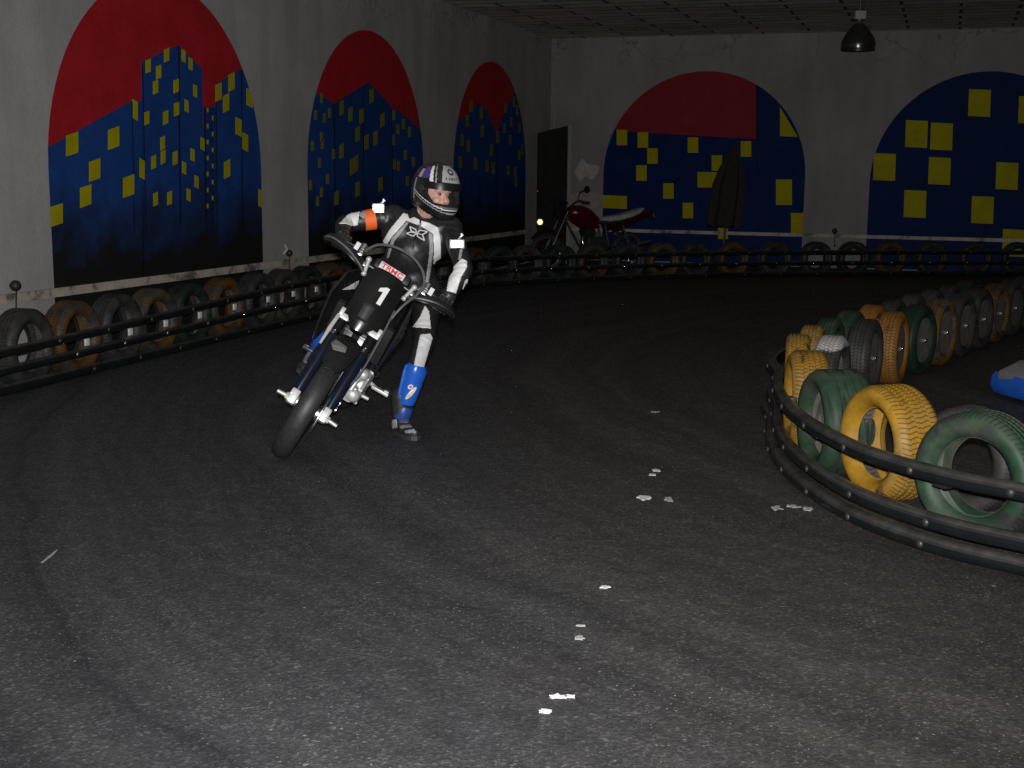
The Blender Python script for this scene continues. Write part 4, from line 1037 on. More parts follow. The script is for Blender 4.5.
# chest emblem: four outlined blades making an X
cx, cy = 417.3, 233.3
for tip, s1, s2 in (((410.2, 226.6), (411.5, 231.0), (415.6, 229.4)), ((406.8, 233.4), (411.2, 231.9), (413.0, 236.2)), ((427.8, 232.0), (420.0, 230.2), (422.5, 235.0)), ((424.8, 240.6), (423.0, 235.2), (417.8, 236.6))):
    for a, b in (((cx, cy), s1), (s1, tip), (tip, s2), (s2, (cx, cy))):
        patch('chest_emblem', stroke(a, b, 1.0), LEATHER_W, SUIT, step=.3)
patch('front_zip', stroke((420.6, 219), (412, 252), 1.0)+[], mat('zip_dark', (.012, .012, .012), .3, .4), SUIT, step=.4)
SP('thigh_panel', [(425, 306), (429, 312), (430.5, 329), (413, 327.5), (420, 318)])
SP('thigh_stripe', [(420.5, 335), (430, 334), (432, 338), (426, 358), (420, 378), (411.5, 377), (416, 356)], mat('grey_white_leather', (.60, .60, .60), .5, 0, .06, 40))
SP('arm_panel', [(462, 259), (466.5, 261.5), (467, 267), (461, 277), (457, 289), (455.5, 293), (447, 291), (449.5, 279), (453.5, 267.5)])
SP('arm_piping', [(460, 249), (462.5, 249), (461, 260.5), (458.5, 260.5)], LEATHER_G)
for a, b in (((462, 290), (465, 281)), ((465, 281), (467, 279)), ((467, 279), (465.5, 285)), ((465.5, 285), (462, 290)), ((464, 284), (466.5, 287))):
    patch('arm_emblem', stroke(a, b, .9), LEATHER_W, SUIT, step=.35)
SP('elbow_panel', [(339.5, 224.5), (345, 218), (352, 212), (360, 211.8), (357.5, 225), (351, 226.3), (346, 224.5)])
SP('elbow_inset', [(360.5, 212.5), (365, 212), (366, 217), (363, 219), (359.5, 216)], LEATHER_G)
SP('knee_inset', [(338, 306), (340, 297), (345, 294.5), (350, 297), (348, 303), (343, 309)], LEATHER_G)
sv = BVHTree.FromPolygons([BM @ v.co for v in SHR[-1].data.vertices], [p.vertices[:] for p in SHR[-1].data.polygons])
patch('shroud_graphic', [(342, 289.5), (358.5, 280.5), (358.5, 289)], WHITE, SHR[-1], sv, .5, .002, .0015)
fv = BVHTree.FromPolygons([BM @ v.co for v in fd.data.vertices], [p.vertices[:] for p in fd.data.polygons])
patch('fender_lip', [(331, 343), (336, 339.5), (347, 347.5), (345, 353), (333, 350)], mat('grey_lip', (.22, .22, .22), .5), fd, fv, .5, .002, .0015)
# orange band round the upper arm
def ringband(name, p0, p1, t0, t1, m, parent, off=.004):
    ax = (p1-p0).normalized(); a = ax.orthogonal().normalized(); b = ax.cross(a); rings = []
    for t in [t0+(t1-t0)*k/6 for k in range(7)]:
        c = p0.lerp(p1, t); ring = []
        for k in range(36):
            d = a*math.cos(2*PI*k/36) + b*math.sin(2*PI*k/36)
            h, n, _, ds = SUIT_BVH.ray_cast(c+d*.16, -d, .16)
            rad = min(.085, (h-c).length if h is not None else .065) + off
            ring.append(c+d*rad)
        rings.append(ring)
    inn = [[p + (p0.lerp(p1, t)-p).normalized()*.006 for p in r] for r, t in zip(rings, [t0+(t1-t0)*k/6 for k in range(7)])]
    mb = MB(); mb.rings(rings + list(reversed(inn)), closed=True)
    return mb.build(name, m, parent, world=True)
ringband('armband', J['elR'], J['shR'], .40, .62, ORANGE, PR)
# collar
mb = MB(); nd = (H(-.02, 0, -.06)-J['neck']).normalized(); na = nd.orthogonal().normalized(); nb = nd.cross(na)
def nr(o, r): return [J['neck'] + nd*o + (na*math.cos(a)+nb*math.sin(a))*r for a in [2*PI*k/28 for k in range(28)]]
mb.rings([nr(-.05, .085), nr(-.01, .072), nr(.018, .069), nr(.018, .062), nr(-.05, .062)], closed=True); mb.build('collar', LEATHER, PR, world=True)
patch('collar_tab', [(416.5, 202), (418.5, 202), (421.5, 212), (419, 212.5)], LEATHER_W, SUIT)
# gloves
for s, g, ax in (('R', GRR, gr), ('L', GRL, gl)):
    wr = wrR if s == 'R' else wrL
    mb = MB(); hand(mb, g, ax, .0035, 1); mb.cap(wr, wr.lerp(J['el'+s], .28), .036, .047)
    gv = remesh(mb, .0048, 2).build('glove', mat('black_glove', (.028, .028, .030), .36, 0, .25, 60, .3), PR, world=True)
    mb = MB()
    for o in (-.036, -.012, .012, .035): mb.ell(g + ax*o + Ub*.049 + (-back)*.004, (.010, .012, .007), None, 10, 8)
    mb.build('knuckle_guard', mat('grey_knuckle', (.20, .20, .21), .3, .2), gv, world=True)
# boots
def boot(an, td, up, name='boot'):
    an = V(an); sd = up.cross(td).normalized()
    base = an - up*.085
    mb = MB(); mb.cap(an + up*.13, an - up*.01, .060, .050); mb.cap(an - up*.02, base + up*.03 - td*.035, .050, .042)
    mb.cap(base + up*.032 - td*.04, base + up*.028 + td*.12, .038, .034); mb.cap(base + up*.030 + td*.06 + sd*.012, base + up*.024 + td*.155, .036, .028); mb.cap(base + up*.030 + td*.06 - sd*.012, base + up*.024 + td*.145 - sd*.01, .036, .028)
    mb.cap(an - up*.01, base + up*.03 + td*.08, .046, .036)
    bm_ = remesh(mb, .007, 3)
    pl = base + up*.012
    for v in bm_.bm.verts:
        d = (v.co-pl).dot(up)
        if d < 0: v.co -= up*d
    bo = bm_.build(name, mat('black_boot', (.030, .029, .032), .45, 0, .25, 40, .2), PR, world=True)
    mb = MB(); out = [(-.082, 0), (-.074, .024), (-.04, .036), (.02, .034), (.08, .046), (.135, .046), (.172, .030), (.186, 0), (.172, -.030), (.135, -.046), (.08, -.046), (.02, -.034), (-.04, -.036), (-.074, -.024)]
    mb.prism(out, lambda u, v, d: base + td*u + sd*v + up*d, -.012, .014); mb.build('sole', mat('boot_sole', (.045, .045, .048), .6), bo, world=True)
    return bo, base, sd
bo, base, sd = boot(J['anL'], toL, V((0, 0, 1)))
dz = base.z - .012
# settle the planted foot on the asphalt
for o in [bo] + list(bo.children):
    for v in o.data.vertices: v.co.z -= dz
base.z -= dz
bb_ = BVHTree.FromPolygons([PR.matrix_world @ v.co for v in bo.data.vertices], [p.vertices[:] for p in bo.data.polygons])
patch('boot_panel', [(391.5, 420), (397, 419), (398, 427), (393, 428.5)], LEATHER_G, bo, bb_)
patch('boot_panel', [(400, 426), (410, 425), (412, 427.5), (401, 429)], mat('boot_grey', (.22, .21, .24), .5), bo, bb_)
patch('boot_panel', [(405, 431), (414, 429.5), (416.5, 432.5), (406, 433.5)], mat('boot_grey2', (.34, .32, .40), .4), bo, bb_)
patch('boot_panel', [(399.5, 420), (408, 419.5), (409, 423), (400, 423.5)], mat('boot_violet', (.10, .085, .17), .4), bo, bb_)
tdR = V((-.18, -.95, -.20)).normalized(); upR = (U_ - tdR*U_.dot(tdR)).normalized()
bo2, base2, sd2 = boot(J['anR'], tdR, upR)
bb2 = BVHTree.FromPolygons([PR.matrix_world @ v.co for v in bo2.data.vertices], [p.vertices[:] for p in bo2.data.polygons])
patch('boot_panel', [(303, 362), (307, 353), (314, 349), (313, 354), (307, 365)], mat('boot_violet_grey', (.17, .16, .22), .4), bo2, bb2)
# shin guards
def shin(kn, an, fd, full):
    ax = (an-kn).normalized(); f = (fd - ax*fd.dot(ax)).normalized(); sd = ax.cross(f); Ln = (an-kn).length; rings = []
    for t, r, k in ((.30, .050, .55), (.36, .060, .8), (.42, .058, 1.0), (.52, .054, 1.05), (.64, .051, 1.0), (.74, .047, .95), (.80, .043, .8)):
        c = kn + ax*Ln*t; out = [c + (f*math.cos(a)+sd*math.sin(a))*(r+.010) + f*.006 for a in [(-1.9+3.8*i/20)*k for i in range(21)]]
        inn = [p + (c-p).normalized()*.010 for p in reversed(out)]
        rings.append(out+inn)
    mb = MB(); mb.rings(rings); sg = mb.build('shin_guard', BLUE_PL, PR, world=True)
    rings = []
    for t, r in ((.84, .044), (.87, .050), (.98, .050), (1.01, .044)):
        c = kn + ax*Ln*t; rings.append([c + (f*math.cos(a)+sd*math.sin(a))*(r+.004) for a in [2*PI*i/24 for i in range(24)]])
    mb = MB(); mb.rings(rings); mb.build('ankle_strap', mat('dark_blue_strap', (.02, .07, .30), .4), sg, world=True)
    # raised ridge and knee cup
    mb = MB(); mb.tube([kn + ax*Ln*t + (f*math.cos(.95)+sd*math.sin(.95))*(r_+.012) for t, r_ in ((.33, .056), (.42, .060), (.54, .056), (.66, .053), (.76, .048))], [.007, .010, .009, .009, .007], 8)
    mb.build('guard_ridge', mat('pale_blue_plastic', (.05, .17, .55), .25), sg, world=True)
    return sg, ax, f, sd
sg, ax_, f__, sdd = shin(J['knL'], V((base.x, base.y, .10)), V((.10, -1, 0)), True)
dgp = bpy.context.evaluated_depsgraph_get()
def bvh_of(o, root): return BVHTree.FromPolygons([root.matrix_world @ v.co for v in o.data.vertices], [p.vertices[:] for p in o.data.polygons])
sb = bvh_of(sg, PR)
YD = mat('yellow_decal', (.80, .66, .22), .3); WD = mat('white_decal', (.85, .82, .80), .3); RDc = mat('red_decal', (.70, .10, .08), .3)
def ellp(cx, cy, a, b, rot, n=18): return [(cx+a*math.cos(t)*math.cos(rot)-b*math.sin(t)*math.sin(rot), cy+a*math.cos(t)*math.sin(rot)+b*math.sin(t)*math.cos(rot)) for t in [2*PI*k/n for k in range(n)]]
patch('decal', ellp(410.6, 386.8, 2.8, 2.3, -.5), WD, sg, sb, .35, .002, .0015); patch('decal', ellp(410.6, 386.8, 1.5, 1.2, -.5), RDc, sg, sb, .3, .0035, .0015)
patch('decal', ellp(411, 393, 8.0, 2.0, -.85), WD, sg, sb, .35, .002, .0015); patch('decal', ellp(409.6, 394.6, 5.0, 1.1, -.85), YD, sg, sb, .3, .0035, .0015)
sg2, *_ = shin(J['knR'], J['anR'] + (J['anR']-J['knR']).normalized()*.02, V((-.25, -1, .2)), False)

# helmet
def hel_pt(th, ph, k=1.0):
    x, y, z = math.cos(ph)*math.cos(th), math.cos(ph)*math.sin(th), math.sin(ph)
    a = .152 if x > 0 else .158; c = .158 if z > 0 else .195
    r = 1/((abs(x)/a)**2.2 + (abs(y)/.124)**2.2 + (abs(z)/c)**2.2)**(1/2.2)
    ch = max(0, math.cos(th))**2*max(0, -math.sin(ph+.12))*.055      # chin bar pushes forward
    return V((x*r*k + ch, y*r*k, z*r*k))
def hel_col(th, ph):
    t, p = math.degrees(th), math.degrees(ph)
    if abs(t) < 26 - max(0, p-42)*.25 and 21 < p < 66:      # pale brow panel
        lx, lz = t*.9, p-46
        if 5.0 < math.hypot(lx, lz*1.15) < 9.5: return 0
        if 27 < p < 33 and (int(t/3.5) % 2 == 0) and abs(t) < 18: return 4
        return 3
    at_ = abs(t)
    if 38 < at_ - (p-20)*.12 < 41.5 and 14 < p < 70: return 2
    if 46 < at_ - (p-20)*.20 < 56 and 22 < p < 62: return 1
    if 60 < at_ - (p-20)*.15 < 84 and 30 < p < 58: return 5
    if 88 < at_ < 104 and 30 < p < 50: return 3
    for off, w, ci in ((-5, 1.2, 2), (1, 1.1, 1)):
        q = -36 + off + 26*((at_-8)/90)**1.6 if at_ > 8 else -36+off
        if abs(p-q) < w and at_ < 112: return ci
    if -34 < p < -22 and at_ < 46 and p < -25 - at_*.05: return 4
    if 106 < at_ < 112 and -25 < p < 25: return 2
    return 0
mb = MB(); NT_, NP_ = 180, 80; grid = []
for j in range(NP_+1):
    ph = R(90 - 1.9*j); row = []
    if j == 0: grid.append([mb.bm.verts.new(hel_pt(0, PI/2))]); continue
    for i in range(NT_):
        th = 2*PI*i/NT_
        row.append(mb.bm.verts.new(hel_pt(th, ph)))
    grid.append(row)
for j in range(NP_):
    phc = R(90-1.9*(j+.5))
    for i in range(NT_):
        th = 2*PI*(i+.5)/NT_; th = th-2*PI if th > PI else th
        t, p = math.degrees(th), math.degrees(phc)
        p3 = hel_pt(th, phc)
        if p3.z < -.150 + .048*(1-max(0, math.cos(th))): continue
        wid = 62 - max(0, (-p-8))*1.0
        if abs(t) < wid and -26 < p < 9: continue
        mb.mi = hel_col(th, phc)
        if j == 0: mb._f([grid[0][0], grid[1][i], grid[1][(i+1) % NT_]])
        else: mb._f([grid[j][i], grid[j+1][i], grid[j+1][(i+1) % NT_], grid[j][(i+1) % NT_]])
bmesh.ops.delete(mb.bm, geom=[v for v in mb.bm.verts if not v.link_faces], context='VERTS')
mb.xf(HM)
HMATS = [mat('helmet_black', (.014, .014, .016), .14, 0, .1, 20, 0, .5, .6), mat('helmet_white', (.74, .74, .74), .2, 0, .03), mat('helmet_silver', (.42, .42, .43), .25, .3, .05),
         mat('helmet_grey', (.40, .40, .40), .25, .1, .08), mat('helmet_dark_grey', (.14, .14, .15), .25, .2, .1), mat('helmet_purple', (.085, .05, .26), .22, 0, .1)]
HMATS += [mat('helmet_lining', (.014, .013, .013), .9, 0, .2, 60)]*6
HEL = mb.build('helmet', HMATS, PR, world=True)
md = HEL.modifiers.new('t', 'SOLIDIFY'); md.thickness = .022; md.offset = -1; md.material_offset = 6; md.material_offset_rim = 6
# opening seal and raised visor
loop = []
for t in range(-66, 67, 6): loop.append(hel_pt(R(t), R(9.5), .985))
for p in range(6, -23, -4): loop.append(hel_pt(R(62-max(0, -p-8)), R(p), .985))
for t in range(42, -43, -6): loop.append(hel_pt(R(t), R(-26.5), .985))
for p in range(-22, 7, 4): loop.append(hel_pt(R(-62+max(0, -p-8)), R(p), .985))
mb = MB(); mb.tube([HM @ p for p in loop], .007, 8, closed=True); mb.build('eye_port_seal', mat('soft_seal', (.02, .02, .02), .9, 0, .1, 20, 0, .1), HEL, world=True)
mb = MB(); rings = []
for p in (5, 9, 13, 16, 19):
    rings.append([HM @ hel_pt(R(t), R(p), 1.035) for t in range(-72, 73, 4)] + [HM @ hel_pt(R(t), R(p), 1.015) for t in range(72, -73, -4)])
mb.rings(rings); mb.build('visor', mat('smoked_visor', (.012, .012, .013), .35, 0, .05, 20, 0, .3), HEL, world=True)
for s in (1, -1):
    c = hel_pt(R(76*s), R(4), 1.02); mb = MB(); n = V((c.x*.2, c.y, 0)).normalized()
    mb.cyl(HM @ (c-n*.01), HM @ (c+n*.008), .022, .018, 20); mb.build('visor_pivot', mat('pivot_dark', (.05, .05, .05), .3, .3), HEL, world=True)

# ------------------------------------------------------------------ retro-reflective sheeting: fields of cube corners
RETRO = NT('retro_prisms'); RETRO.b.inputs['Base Color'].default_value = (1, .97, .92, 1); RETRO.b.inputs['Metallic'].default_value = 1; RETRO.b.inputs['Roughness'].default_value = .13
RETROY = NT('retro_prisms_amber'); RETROY.b.inputs['Base Color'].default_value = (1, .9, .6, 1); RETROY.b.inputs['Metallic'].default_value = 1; RETROY.b.inputs['Roughness'].default_value = .13
def retro(name, c, n, right, w, h, a, m, parent, shape=None):
    """cube-corner prisms over a w x h field facing n"""
    n = n.normalized(); r = (right - n*right.dot(n)).normalized(); u = n.cross(r)
    e = []
    for k in range(3):
        an = 2*PI*k/3 + PI/2; d = r*math.cos(an)+u*math.sin(an); e.append((n + d*math.sqrt(2)).normalized())
    t1, t2 = (e[0]-e[1])*a, (e[1]-e[2])*a
    mb = MB(); N_k = int(max(w, h)/a)+3
    for i in range(-N_k, N_k+1):
        for j in range(-N_k, N_k+1):
            o = t1*i+t2*j; x, y = o.dot(r), o.dot(u)
            if shape: 
                if not shape(x, y): continue
            elif abs(x) > w/2 or abs(y) > h/2: continue
            p = c + o
            for k in range(3):
                q0, q1 = e[k]*a, e[(k+1) % 3]*a
                mb._f([mb.bm.verts.new(v) for v in (p, p+q0, p+q0+q1, p+q1)])
    for f in mb.bm.faces: f.smooth = False
    for f in mb.bm.faces:
        f.normal_update()
        if f.normal.dot(n) < 0: f.normal_flip()
    return mb.build(name, m, parent, world=True, smooth=False, fix=False)
def hit(x, y):
    d = ray(x, y).normalized(); h, n, _, _ = SUIT_BVH.ray_cast(CP, d); return h, n
for (x, y, w, h, cx_, cy_) in ((378.3, 209.0, .058, .050, 383.5, 201.5), (457.0, 244.0, .072, .038, 461.5, 236)):
    hp_, hn = hit(x, y)
    if hp_ is None: hp_ = at(x, y, 7.38); hn = (CP-hp_).normalized()
    nn = (CP - hp_).normalized()
    c = hp_ + nn*.022
    bx = V((0, 0, 1)); rt = bx.cross(nn).normalized(); up_ = nn.cross(rt)
    mb = MB(); Mr = frame(V((0, 0, 0)), rt, up_, nn).to_3x3(); mb.box(hp_ + nn*.008, (w+.012, h+.012, .018), Mr, .004); RB = mb.build('reflector', mat('reflector_back', (.55, .54, .52), .5), PR, world=True)
    retro('prism_field', c, nn, rt, w, h, .0065, RETRO.m, RB)
    q = at(cx_, cy_, hp_.y - .01); mb = MB(); mb.box(q, (.026, .008, .012), Mr @ Mx.Rotation(.6, 3, 'Z'), .002); mb.box(q + up_*.006, (.010, .020, .010), Mr, .002); mb.tube([q, hp_ + nn*.004 + up_*h*.4], .005, 6); mb.build('reflector_clip', ALUW, RB, world=True)
# ------------------------------------------------------------------ red motorcycle parked in the far corner
fa = V((.50, 19.35, 0)); ra = V((1.78, 20.10, 0)); fd = (fa-ra).normalized()
RM = frame(ra, fd, V((-fd.y, fd.x, 0)), V((0, 0, 1)))
RB_ = empty('motorcycle', RM, 'red road motorcycle with pale seat parked behind the tires in the far corner', 'motorcycle')
WB_ = (fa-ra).length
REDP = mat('red_tank_paint', (.065, .003, .006), .3, 0, .1)
def rwheel(x, r, w):
    T0 = Mx.Translation(V((x, 0, r))) @ Mx.Rotation(PI/2, 4, 'X'); h = w/2
    mb = MB(); mb.lathe([(r-.07, -h*.8), (r-.03, -h), (r-.008, -h*.5), (r, 0), (r-.008, h*.5), (r-.03, h), (r-.07, h*.8)], T0, 40, closed=True); t = mb.build('wheel', RUBBER, RB_)
    mb = MB(); mb.lathe([(r-.066, -h*.8), (r-.085, -h*.4), (r-.085, h*.4), (r-.066, h*.8), (r-.075, 0)], T0, 40, closed=True); mb.build('rim', ALU, t)
    mb = MB()
    for k in range(24):
        a = 2*PI*k/24; mb.tube([(x+.03*math.cos(a+.5), .03*(1 if k % 2 else -1), r+.03*math.sin(a+.5)), (x+(r-.08)*math.cos(a), 0, r+(r-.08)*math.sin(a))], .003, 5)
    mb.build('spokes', CHROME, t)
    mb = MB(); mb.cyl((x, -.06, r), (x, .06, r), .045, seg=16); mb.build('hub', STEEL, t)
rwheel(WB_, .30, .085); rwheel(0, .30, .10)
FT = V((WB_-.34, 0, .98))
for s in (1, -1):
    mb = MB(); mb.tube([(WB_, .085*s, .30), (FT.x+.02, .085*s, .92)], .019, 10); l = mb.build('fork_leg', CHROME, RB_)
    mb = MB(); mb.tube([(WB_, .085*s, .28), (WB_-.13, .085*s, .52)], .026, 10); mb.build('fork_slider', STEEL, l)
mb = MB(); mb.box((FT.x+.02, 0, .92), (.06, .22, .04), None, .01); mb.box((FT.x+.07, 0, .80), (.06, .22, .04), None, .01); mb.build('triple_clamp', STEEL, RB_)
mb = MB(); mb.tube(catmull([(FT.x-.14, -.38, 1.06), (FT.x-.06, -.22, 1.08), (FT.x+.01, -.08, .98), (FT.x+.01, .08, .98), (FT.x-.06, .22, 1.08), (FT.x-.14, .38, 1.06)], 5), .012, 8); hb_ = mb.build('handlebar', STEEL, RB_)
for s in (1, -1):
    mb = MB(); mb.tube([(FT.x-.10, .28*s, 1.065), (FT.x-.15, .40*s, 1.06)], .018, 8); mb.build('grip', RUBBER, hb_)
mb = MB(); mb.tube(catmull([(FT.x-.06, .23, 1.08), (FT.x-.04, .30, 1.20), (FT.x-.08, .38, 1.25)], 5), .007, 6)
mb.ell((FT.x-.09, .42, 1.26), (.02, .075, .048), None, 16, 12); mb.build('mirror', BLACK_PL, RB_)
mb = MB(); mb.lathe([(.001, .02), (.05, .015), (.085, 0), (.085, -.02), (.06, -.09), (.02, -.12)], Mx.Translation(V((WB_-.16, 0, .90))) @ Mx.Rotation(PI/2, 4, 'Y'), 24); mb.build('headlight', BLACK_PL, RB_)
mb = MB(); mb.box((FT.x+.06, 0, 1.04), (.05, .20, .08), Euler((0, -.4, 0)).to_matrix(), .02); mb.build('gauge', BLACK_PL, RB_)
mb = MB(); rings = []
for x, z, w in ((WB_-.30, .56, .05), (WB_-.18, .635, .06), (WB_, .66, .065), (WB_+.16, .62, .06), (WB_+.26, .54, .04)):
    tp = [V((x, w*t, z-.03*abs(t)**2)) for t in (-1, -.5, 0, .5, 1)]; rings.append(tp+[p-V((0, 0, .008)) for p in reversed(tp)])
mb.rings(rings); mb.build('front_fender', mat('dark_red_fender', (.030, .004, .005), .4), RB_)
mb = MB(); rings = []
for x, zc, w, h in ((FT.x-.04, .90, .06, .06), (FT.x-.10, .905, .13, .10), (FT.x-.25, .90, .16, .115), (FT.x-.40, .86, .14, .10), (FT.x-.52, .80, .09, .07), (FT.x-.58, .78, .05, .05)):
    rings.append([V((x, w*math.sin(a), zc+h*math.copysign(abs(math.cos(a))**.8, math.cos(a)))) for a in [2*PI*k/20 for k in range(20)]])
mb.rings(rings); mb.build('fuel_tank', REDP, RB_)
for s in (1, -1):
    mb = MB(); mb.prism([(FT.x-.12, .90), (FT.x-.44, .80), (FT.x-.52, .68), (FT.x-.36, .66), (FT.x-.14, .78)], lambda u, v, d: V((u, (.15+d)*s, v)), -.008, .008); mb.build('tank_shroud', REDP, RB_, smooth=False)
    mb = MB(); mb.prism([(.42, .72), (.05, .80), (-.22, .86), (-.20, .80), (.10, .68), (.36, .58)], lambda u, v, d: V((u, (.125+d)*s, v)), -.006, .006); mb.build('side_panel', mat('dark_red_fender', (.030, .004, .005), .4), RB_, smooth=False)
mb = MB(); rings = []
for x, z, w, h in ((.52, .80, .09, .03), (.42, .80, .12, .045), (.22, .815, .13, .05), (.0, .86, .125, .05), (-.16, .91, .11, .045), (-.26, .95, .07, .02)):
    rings.append([V((x, w*math.copysign(abs(math.sin(a))**.7, math.sin(a)), z+h*math.copysign(abs(math.cos(a))**.7, math.cos(a)))) for a in [2*PI*k/20 for k in range(20)]])
mb.rings(rings); mb.build('seat', mat('pale_seat', (.42, .40, .38), .55, 0, .25, 12), RB_)
mb = MB(); mb.box((-.30, 0, .86), (.28, .16, .07), Euler((0, .2, 0)).to_matrix(), .02); mb.build('rear_fender', mat('dark_red_fender', (.030, .004, .005), .4), RB_)
mb = MB(); mb.ell((-.46, 0, .86), (.03, .07, .045), None, 16, 10); mb.build('tail_light', mat('red_lens', (.35, .01, .01), .2), RB_)
mb = MB()
for s in (1, -1): mb.tube([(-.36, .08*s, .83), (-.36, .18*s, .83)], .008, 6); mb.ell((-.36, .20*s, .83), (.03, .035, .025), None, 12, 8)
mb.build('turn_signal', STEEL, RB_)
mb = MB(); mb.box((.62, 0, .42), (.40, .24, .22), None, .05)
for k in range(6): mb.box((.72+.01*k, 0, .55+.022*k), (.17, .20, .013), Euler((0, .3, 0)).to_matrix(), .004)
mb.build('engine', STEEL, RB_)
mb = MB(); mb.tube(catmull([(.80, .08, .60), (.92, .12, .50), (.82, .15, .32), (.40, .16, .30), (.10, .17, .36), (-.30, .18, .44)], 6), [.02]*20+[.035]*11, 10); mb.build('exhaust', CHROME, RB_)
mb = MB()
for s in (1, -1):
    mb.tube([(FT.x, .03*s, .86), (.55, .10*s, .74), (-.20, .09*s, .78)], .016, 8); mb.tube([(.45, .10*s, .40), (0, .10*s, .30)], .02, 8); mb.tube([(.5, .1*s, .72), (.42, .1*s, .40)], .018, 8)
mb.tube([(FT.x+.02, 0, .80), (.86, 0, .34), (.45, 0, .30)], .018, 8); mb.build('frame', STEEL, RB_)
for s in (1, -1):
    mb = MB(); mb.tube([(.06, .13*s, .36), (.20, .13*s, .70)], .022, 8)
    for k in range(9): mb.lathe([(.034, -.005), (.034, .005)], Mx.Translation(V((.085+.012*k, .13*s, .42+.028*k))) @ Mx.Rotation(.36, 4, 'Y'), 14)
    mb.build('rear_shock', CHROME, RB_)
mb = MB(); mb.tube([(.42, .12, .28), (.36, .26, .03)], .012, 8); mb.build('kickstand', STEEL, RB_)
# the round reflector beside the fork that throws the flash back
rc = at(540, 222, 19.25); nn = (CP-rc).normalized(); rt = V((0, 0, 1)).cross(nn).normalized()
mb = MB(); mb.cyl(rc - nn*.04, rc - nn*.018, .05, seg=20); mb.tube([rc - nn*.03, RM @ V((WB_-.13, .09, .62))], .008, 6); RF = mb.build('reflector', BLACK_PL, RB_, world=True)
retro('prism_field', rc, nn, rt, .1, .1, .011, RETROY.m, RF, lambda x, y: x*x+y*y < .038**2)

# ------------------------------------------------------------------ blue kart at the right edge
k0 = G(993, 401, .05) + V((.335, .02, 0)); KD = V((-.93, -.36, 0)).normalized()     # its nose points to the left
KM = frame(V((k0.x, k0.y, 0)) - KD*.0, KD, V((-KD.y, KD.x, 0)), V((0, 0, 1)))
KT = empty('kart', KM, 'blue rental kart whose nose juts in at the right edge behind the tires', 'kart')
mb = MB(); rings = []
for x, w, z0, z1 in ((.0, .30, .045, .105), (-.03, .36, .035, .150), (-.14, .40, .035, .205), (-.30, .34, .045, .27), (-.46, .24, .06, .33), (-.58, .16, .09, .35)):
    r = [V((x, w*t, z0)) for t in (-1, -.5, 0, .5, 1)] + [V((x, w*t*.93, z0+(z1-z0)*(1-.45*abs(t)**1.6))) for t in (1, .75, .5, .25, 0, -.25, -.5, -.75, -1)]
    rings.append(r)
mb.rings(rings); NS = mb.build('nose_fairing', BLUE_PL, KT)
mb = MB(); rings = []
for y in [-.5+.1*i for i in range(11)]:
    x = .03 - .28*abs(y)**2
    rings.append([V((x+a, y, .105+b)) for a, b in ((-.05, -.07), (.0, -.075), (.03, -.03), (.03, .03), (0, .068), (-.05, .06))])
mb.rings(rings); mb.build('front_bumper', BLUE_PL, KT)
for s in (1, -1):
    mb = MB(); mb.box((-.09, .31*s, .165), (.22, .20, .10), Euler((.25*s, .35, 0)).to_matrix(), .02); mb.build('bumper_pad', mat('grey_pad', (.19, .18, .19), .5, 0, .15), KT)
for s in (1, -1):
    mb = MB(); mb.box((-.20, .10*s, .262), (.06, .022, .012), Euler((0, .42, 0)).to_matrix(), .003); mb.build('badge', WHITE, NS)
    mb = MB(); T0 = Mx.Translation(V((-.42, .52*s, .13))) @ Mx.Rotation(PI/2, 4, 'X'); mb.lathe([(.065, -.06), (.12, -.06), (.13, -.04), (.13, .04), (.12, .06), (.065, .06)], T0, 32, closed=True); w_ = mb.build('wheel', RUBBER, KT)
    mb = MB(); mb.lathe([(.066, -.05), (.03, -.02), (.03, .02), (.066, .05), (.06, 0)], T0, 24, closed=True); mb.build('rim', ALU, w_)
    mb = MB(); T0 = Mx.Translation(V((-1.46, .55*s, .14))) @ Mx.Rotation(PI/2, 4, 'X'); mb.lathe([(.065, -.10), (.13, -.10), (.14, -.08), (.14, .08), (.13, .10), (.065, .10)], T0, 32, closed=True); w_ = mb.build('wheel', RUBBER, KT)
    mb = MB(); mb.lathe([(.066, -.09), (.03, -.03), (.03, .03), (.066, .09), (.06, 0)], T0, 24, closed=True); mb.build('rim', ALU, w_)
    mb = MB(); mb.box((-.95, .50*s, .15), (.80, .20, .20), None, .06); mb.build('side_pod', BLUE_PL, KT)
mb = MB()
for s in (1, -1): mb.tube([(-.10, .28*s, .06), (-.5, .30*s, .06), (-1.6, .32*s, .07)], .016, 8)
for x in (-.42, -.9, -1.46): mb.tube([(x, -.5, .09), (x, .5, .09)], .014, 8)
mb.build('chassis', STEEL, KT)
mb = MB(); mb.box((-.62, 0, .065), (.95, .56, .01)); mb.build('floor_tray', ALU, KT)
mb = MB(); rings = []
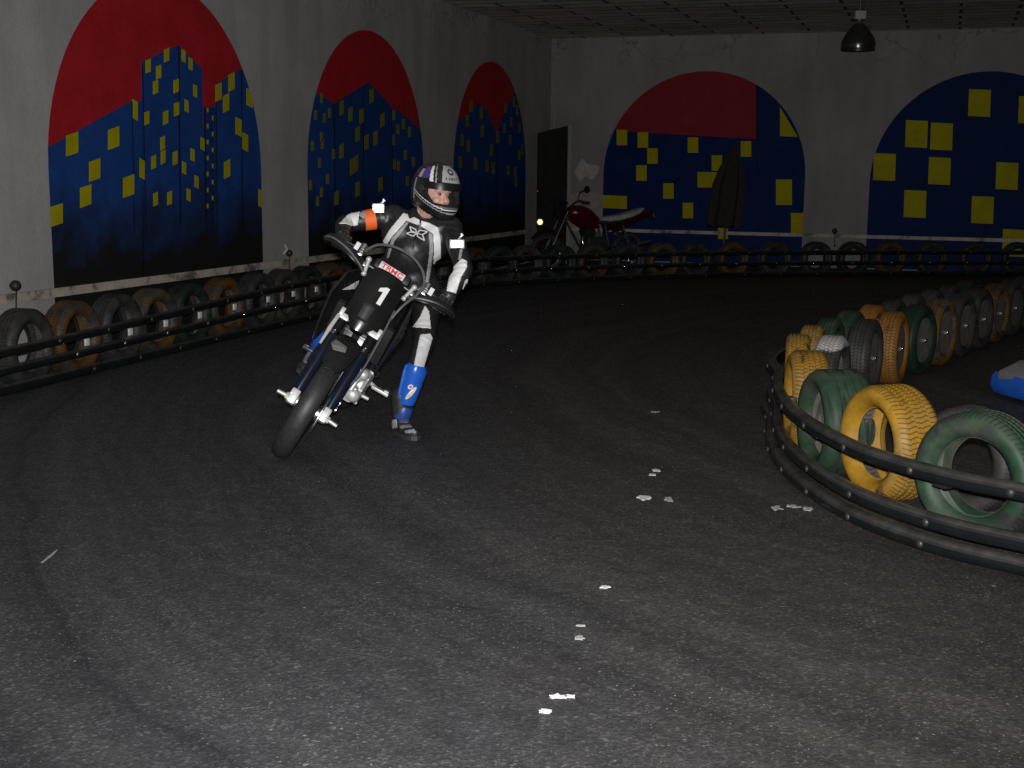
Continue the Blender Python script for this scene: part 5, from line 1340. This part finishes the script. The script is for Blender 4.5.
for x, z, w, in ((-.78, .12, .16), (-.95, .10, .19), (-1.15, .13, .20), (-1.28, .28, .20), (-1.36, .50, .18), (-1.38, .58, .13)):
    o_r = [V((x, w*math.sin(a), z - .0 + .13*(1-math.cos(a))*.9)) for a in [(-1.45+2.9*i/12) for i in range(13)]]
    rings.append(o_r + [p + V((.012, -p.y*.06, .014)) for p in reversed(o_r)])
mb.rings(rings); mb.build('seat', mat('kart_seat', (.04, .04, .042), .4), KT)
mb = MB(); cw = V((-.60, 0, .48)); mb.tube([cw + V((.07*math.sin(a), .15*math.cos(a), .12*math.sin(a))) for a in [2*PI*k/28 for k in range(28)]], .014, 8, closed=True)
for a in (.5, 2.6, 4.7): mb.tube([cw, cw + V((.07*math.sin(a), .15*math.cos(a), .12*math.sin(a)))], .009, 6)
mb.tube([cw, (-.35, 0, .12)], .011, 8); mb.build('steering_wheel', BLACK_PL, KT)
mb = MB(); mb.box((-1.30, -.38, .28), (.26, .24, .26), None, .04); mb.build('engine', STEEL, KT)

# ------------------------------------------------------------------ light: the flash on the photographer's camera, and a trace of hall light
fl = bpy.data.lights.new('camera_flash', 'SPOT'); fl.energy = 1850; fl.shadow_soft_size = .03; fl.spot_size = R(92); fl.spot_blend = 1.0; fl.color = (1.0, .99, .985)
fo = bpy.data.objects.new('camera_flash', fl); col.objects.link(fo); fo.location = CP + V((.0, -.03, .11)); fo.rotation_euler = (PI/2 - R(5), 0, 0)
w = bpy.data.worlds.new('dark_hall'); sc.world = w; w.use_nodes = True
w.node_tree.nodes['Background'].inputs[0].default_value = (.95, 1.0, 1.1, 1); w.node_tree.nodes['Background'].inputs[1].default_value = .003
# ------------------------------------------------------------------ camera
cd = bpy.data.cameras.new('camera'); cd.sensor_width = 36; cd.lens = F/1024*36; cd.clip_start = .05; cd.clip_end = 200
co = bpy.data.objects.new('camera', cd); col.objects.link(co); co.matrix_world = Mx.Translation(CP) @ CM.to_4x4(); sc.camera = co
sc.cycles.sample_clamp_indirect = 3.0; sc.cycles.use_denoising = False; sc.cycles.caustics_reflective = False; sc.cycles.caustics_refractive = False
sc.view_settings.view_transform = 'Standard'; sc.view_settings.look = 'None'; sc.view_settings.gamma = 1; sc.view_settings.exposure = 0.0; sc.view_settings.use_curve_mapping = False
bpy.context.view_layer.update()
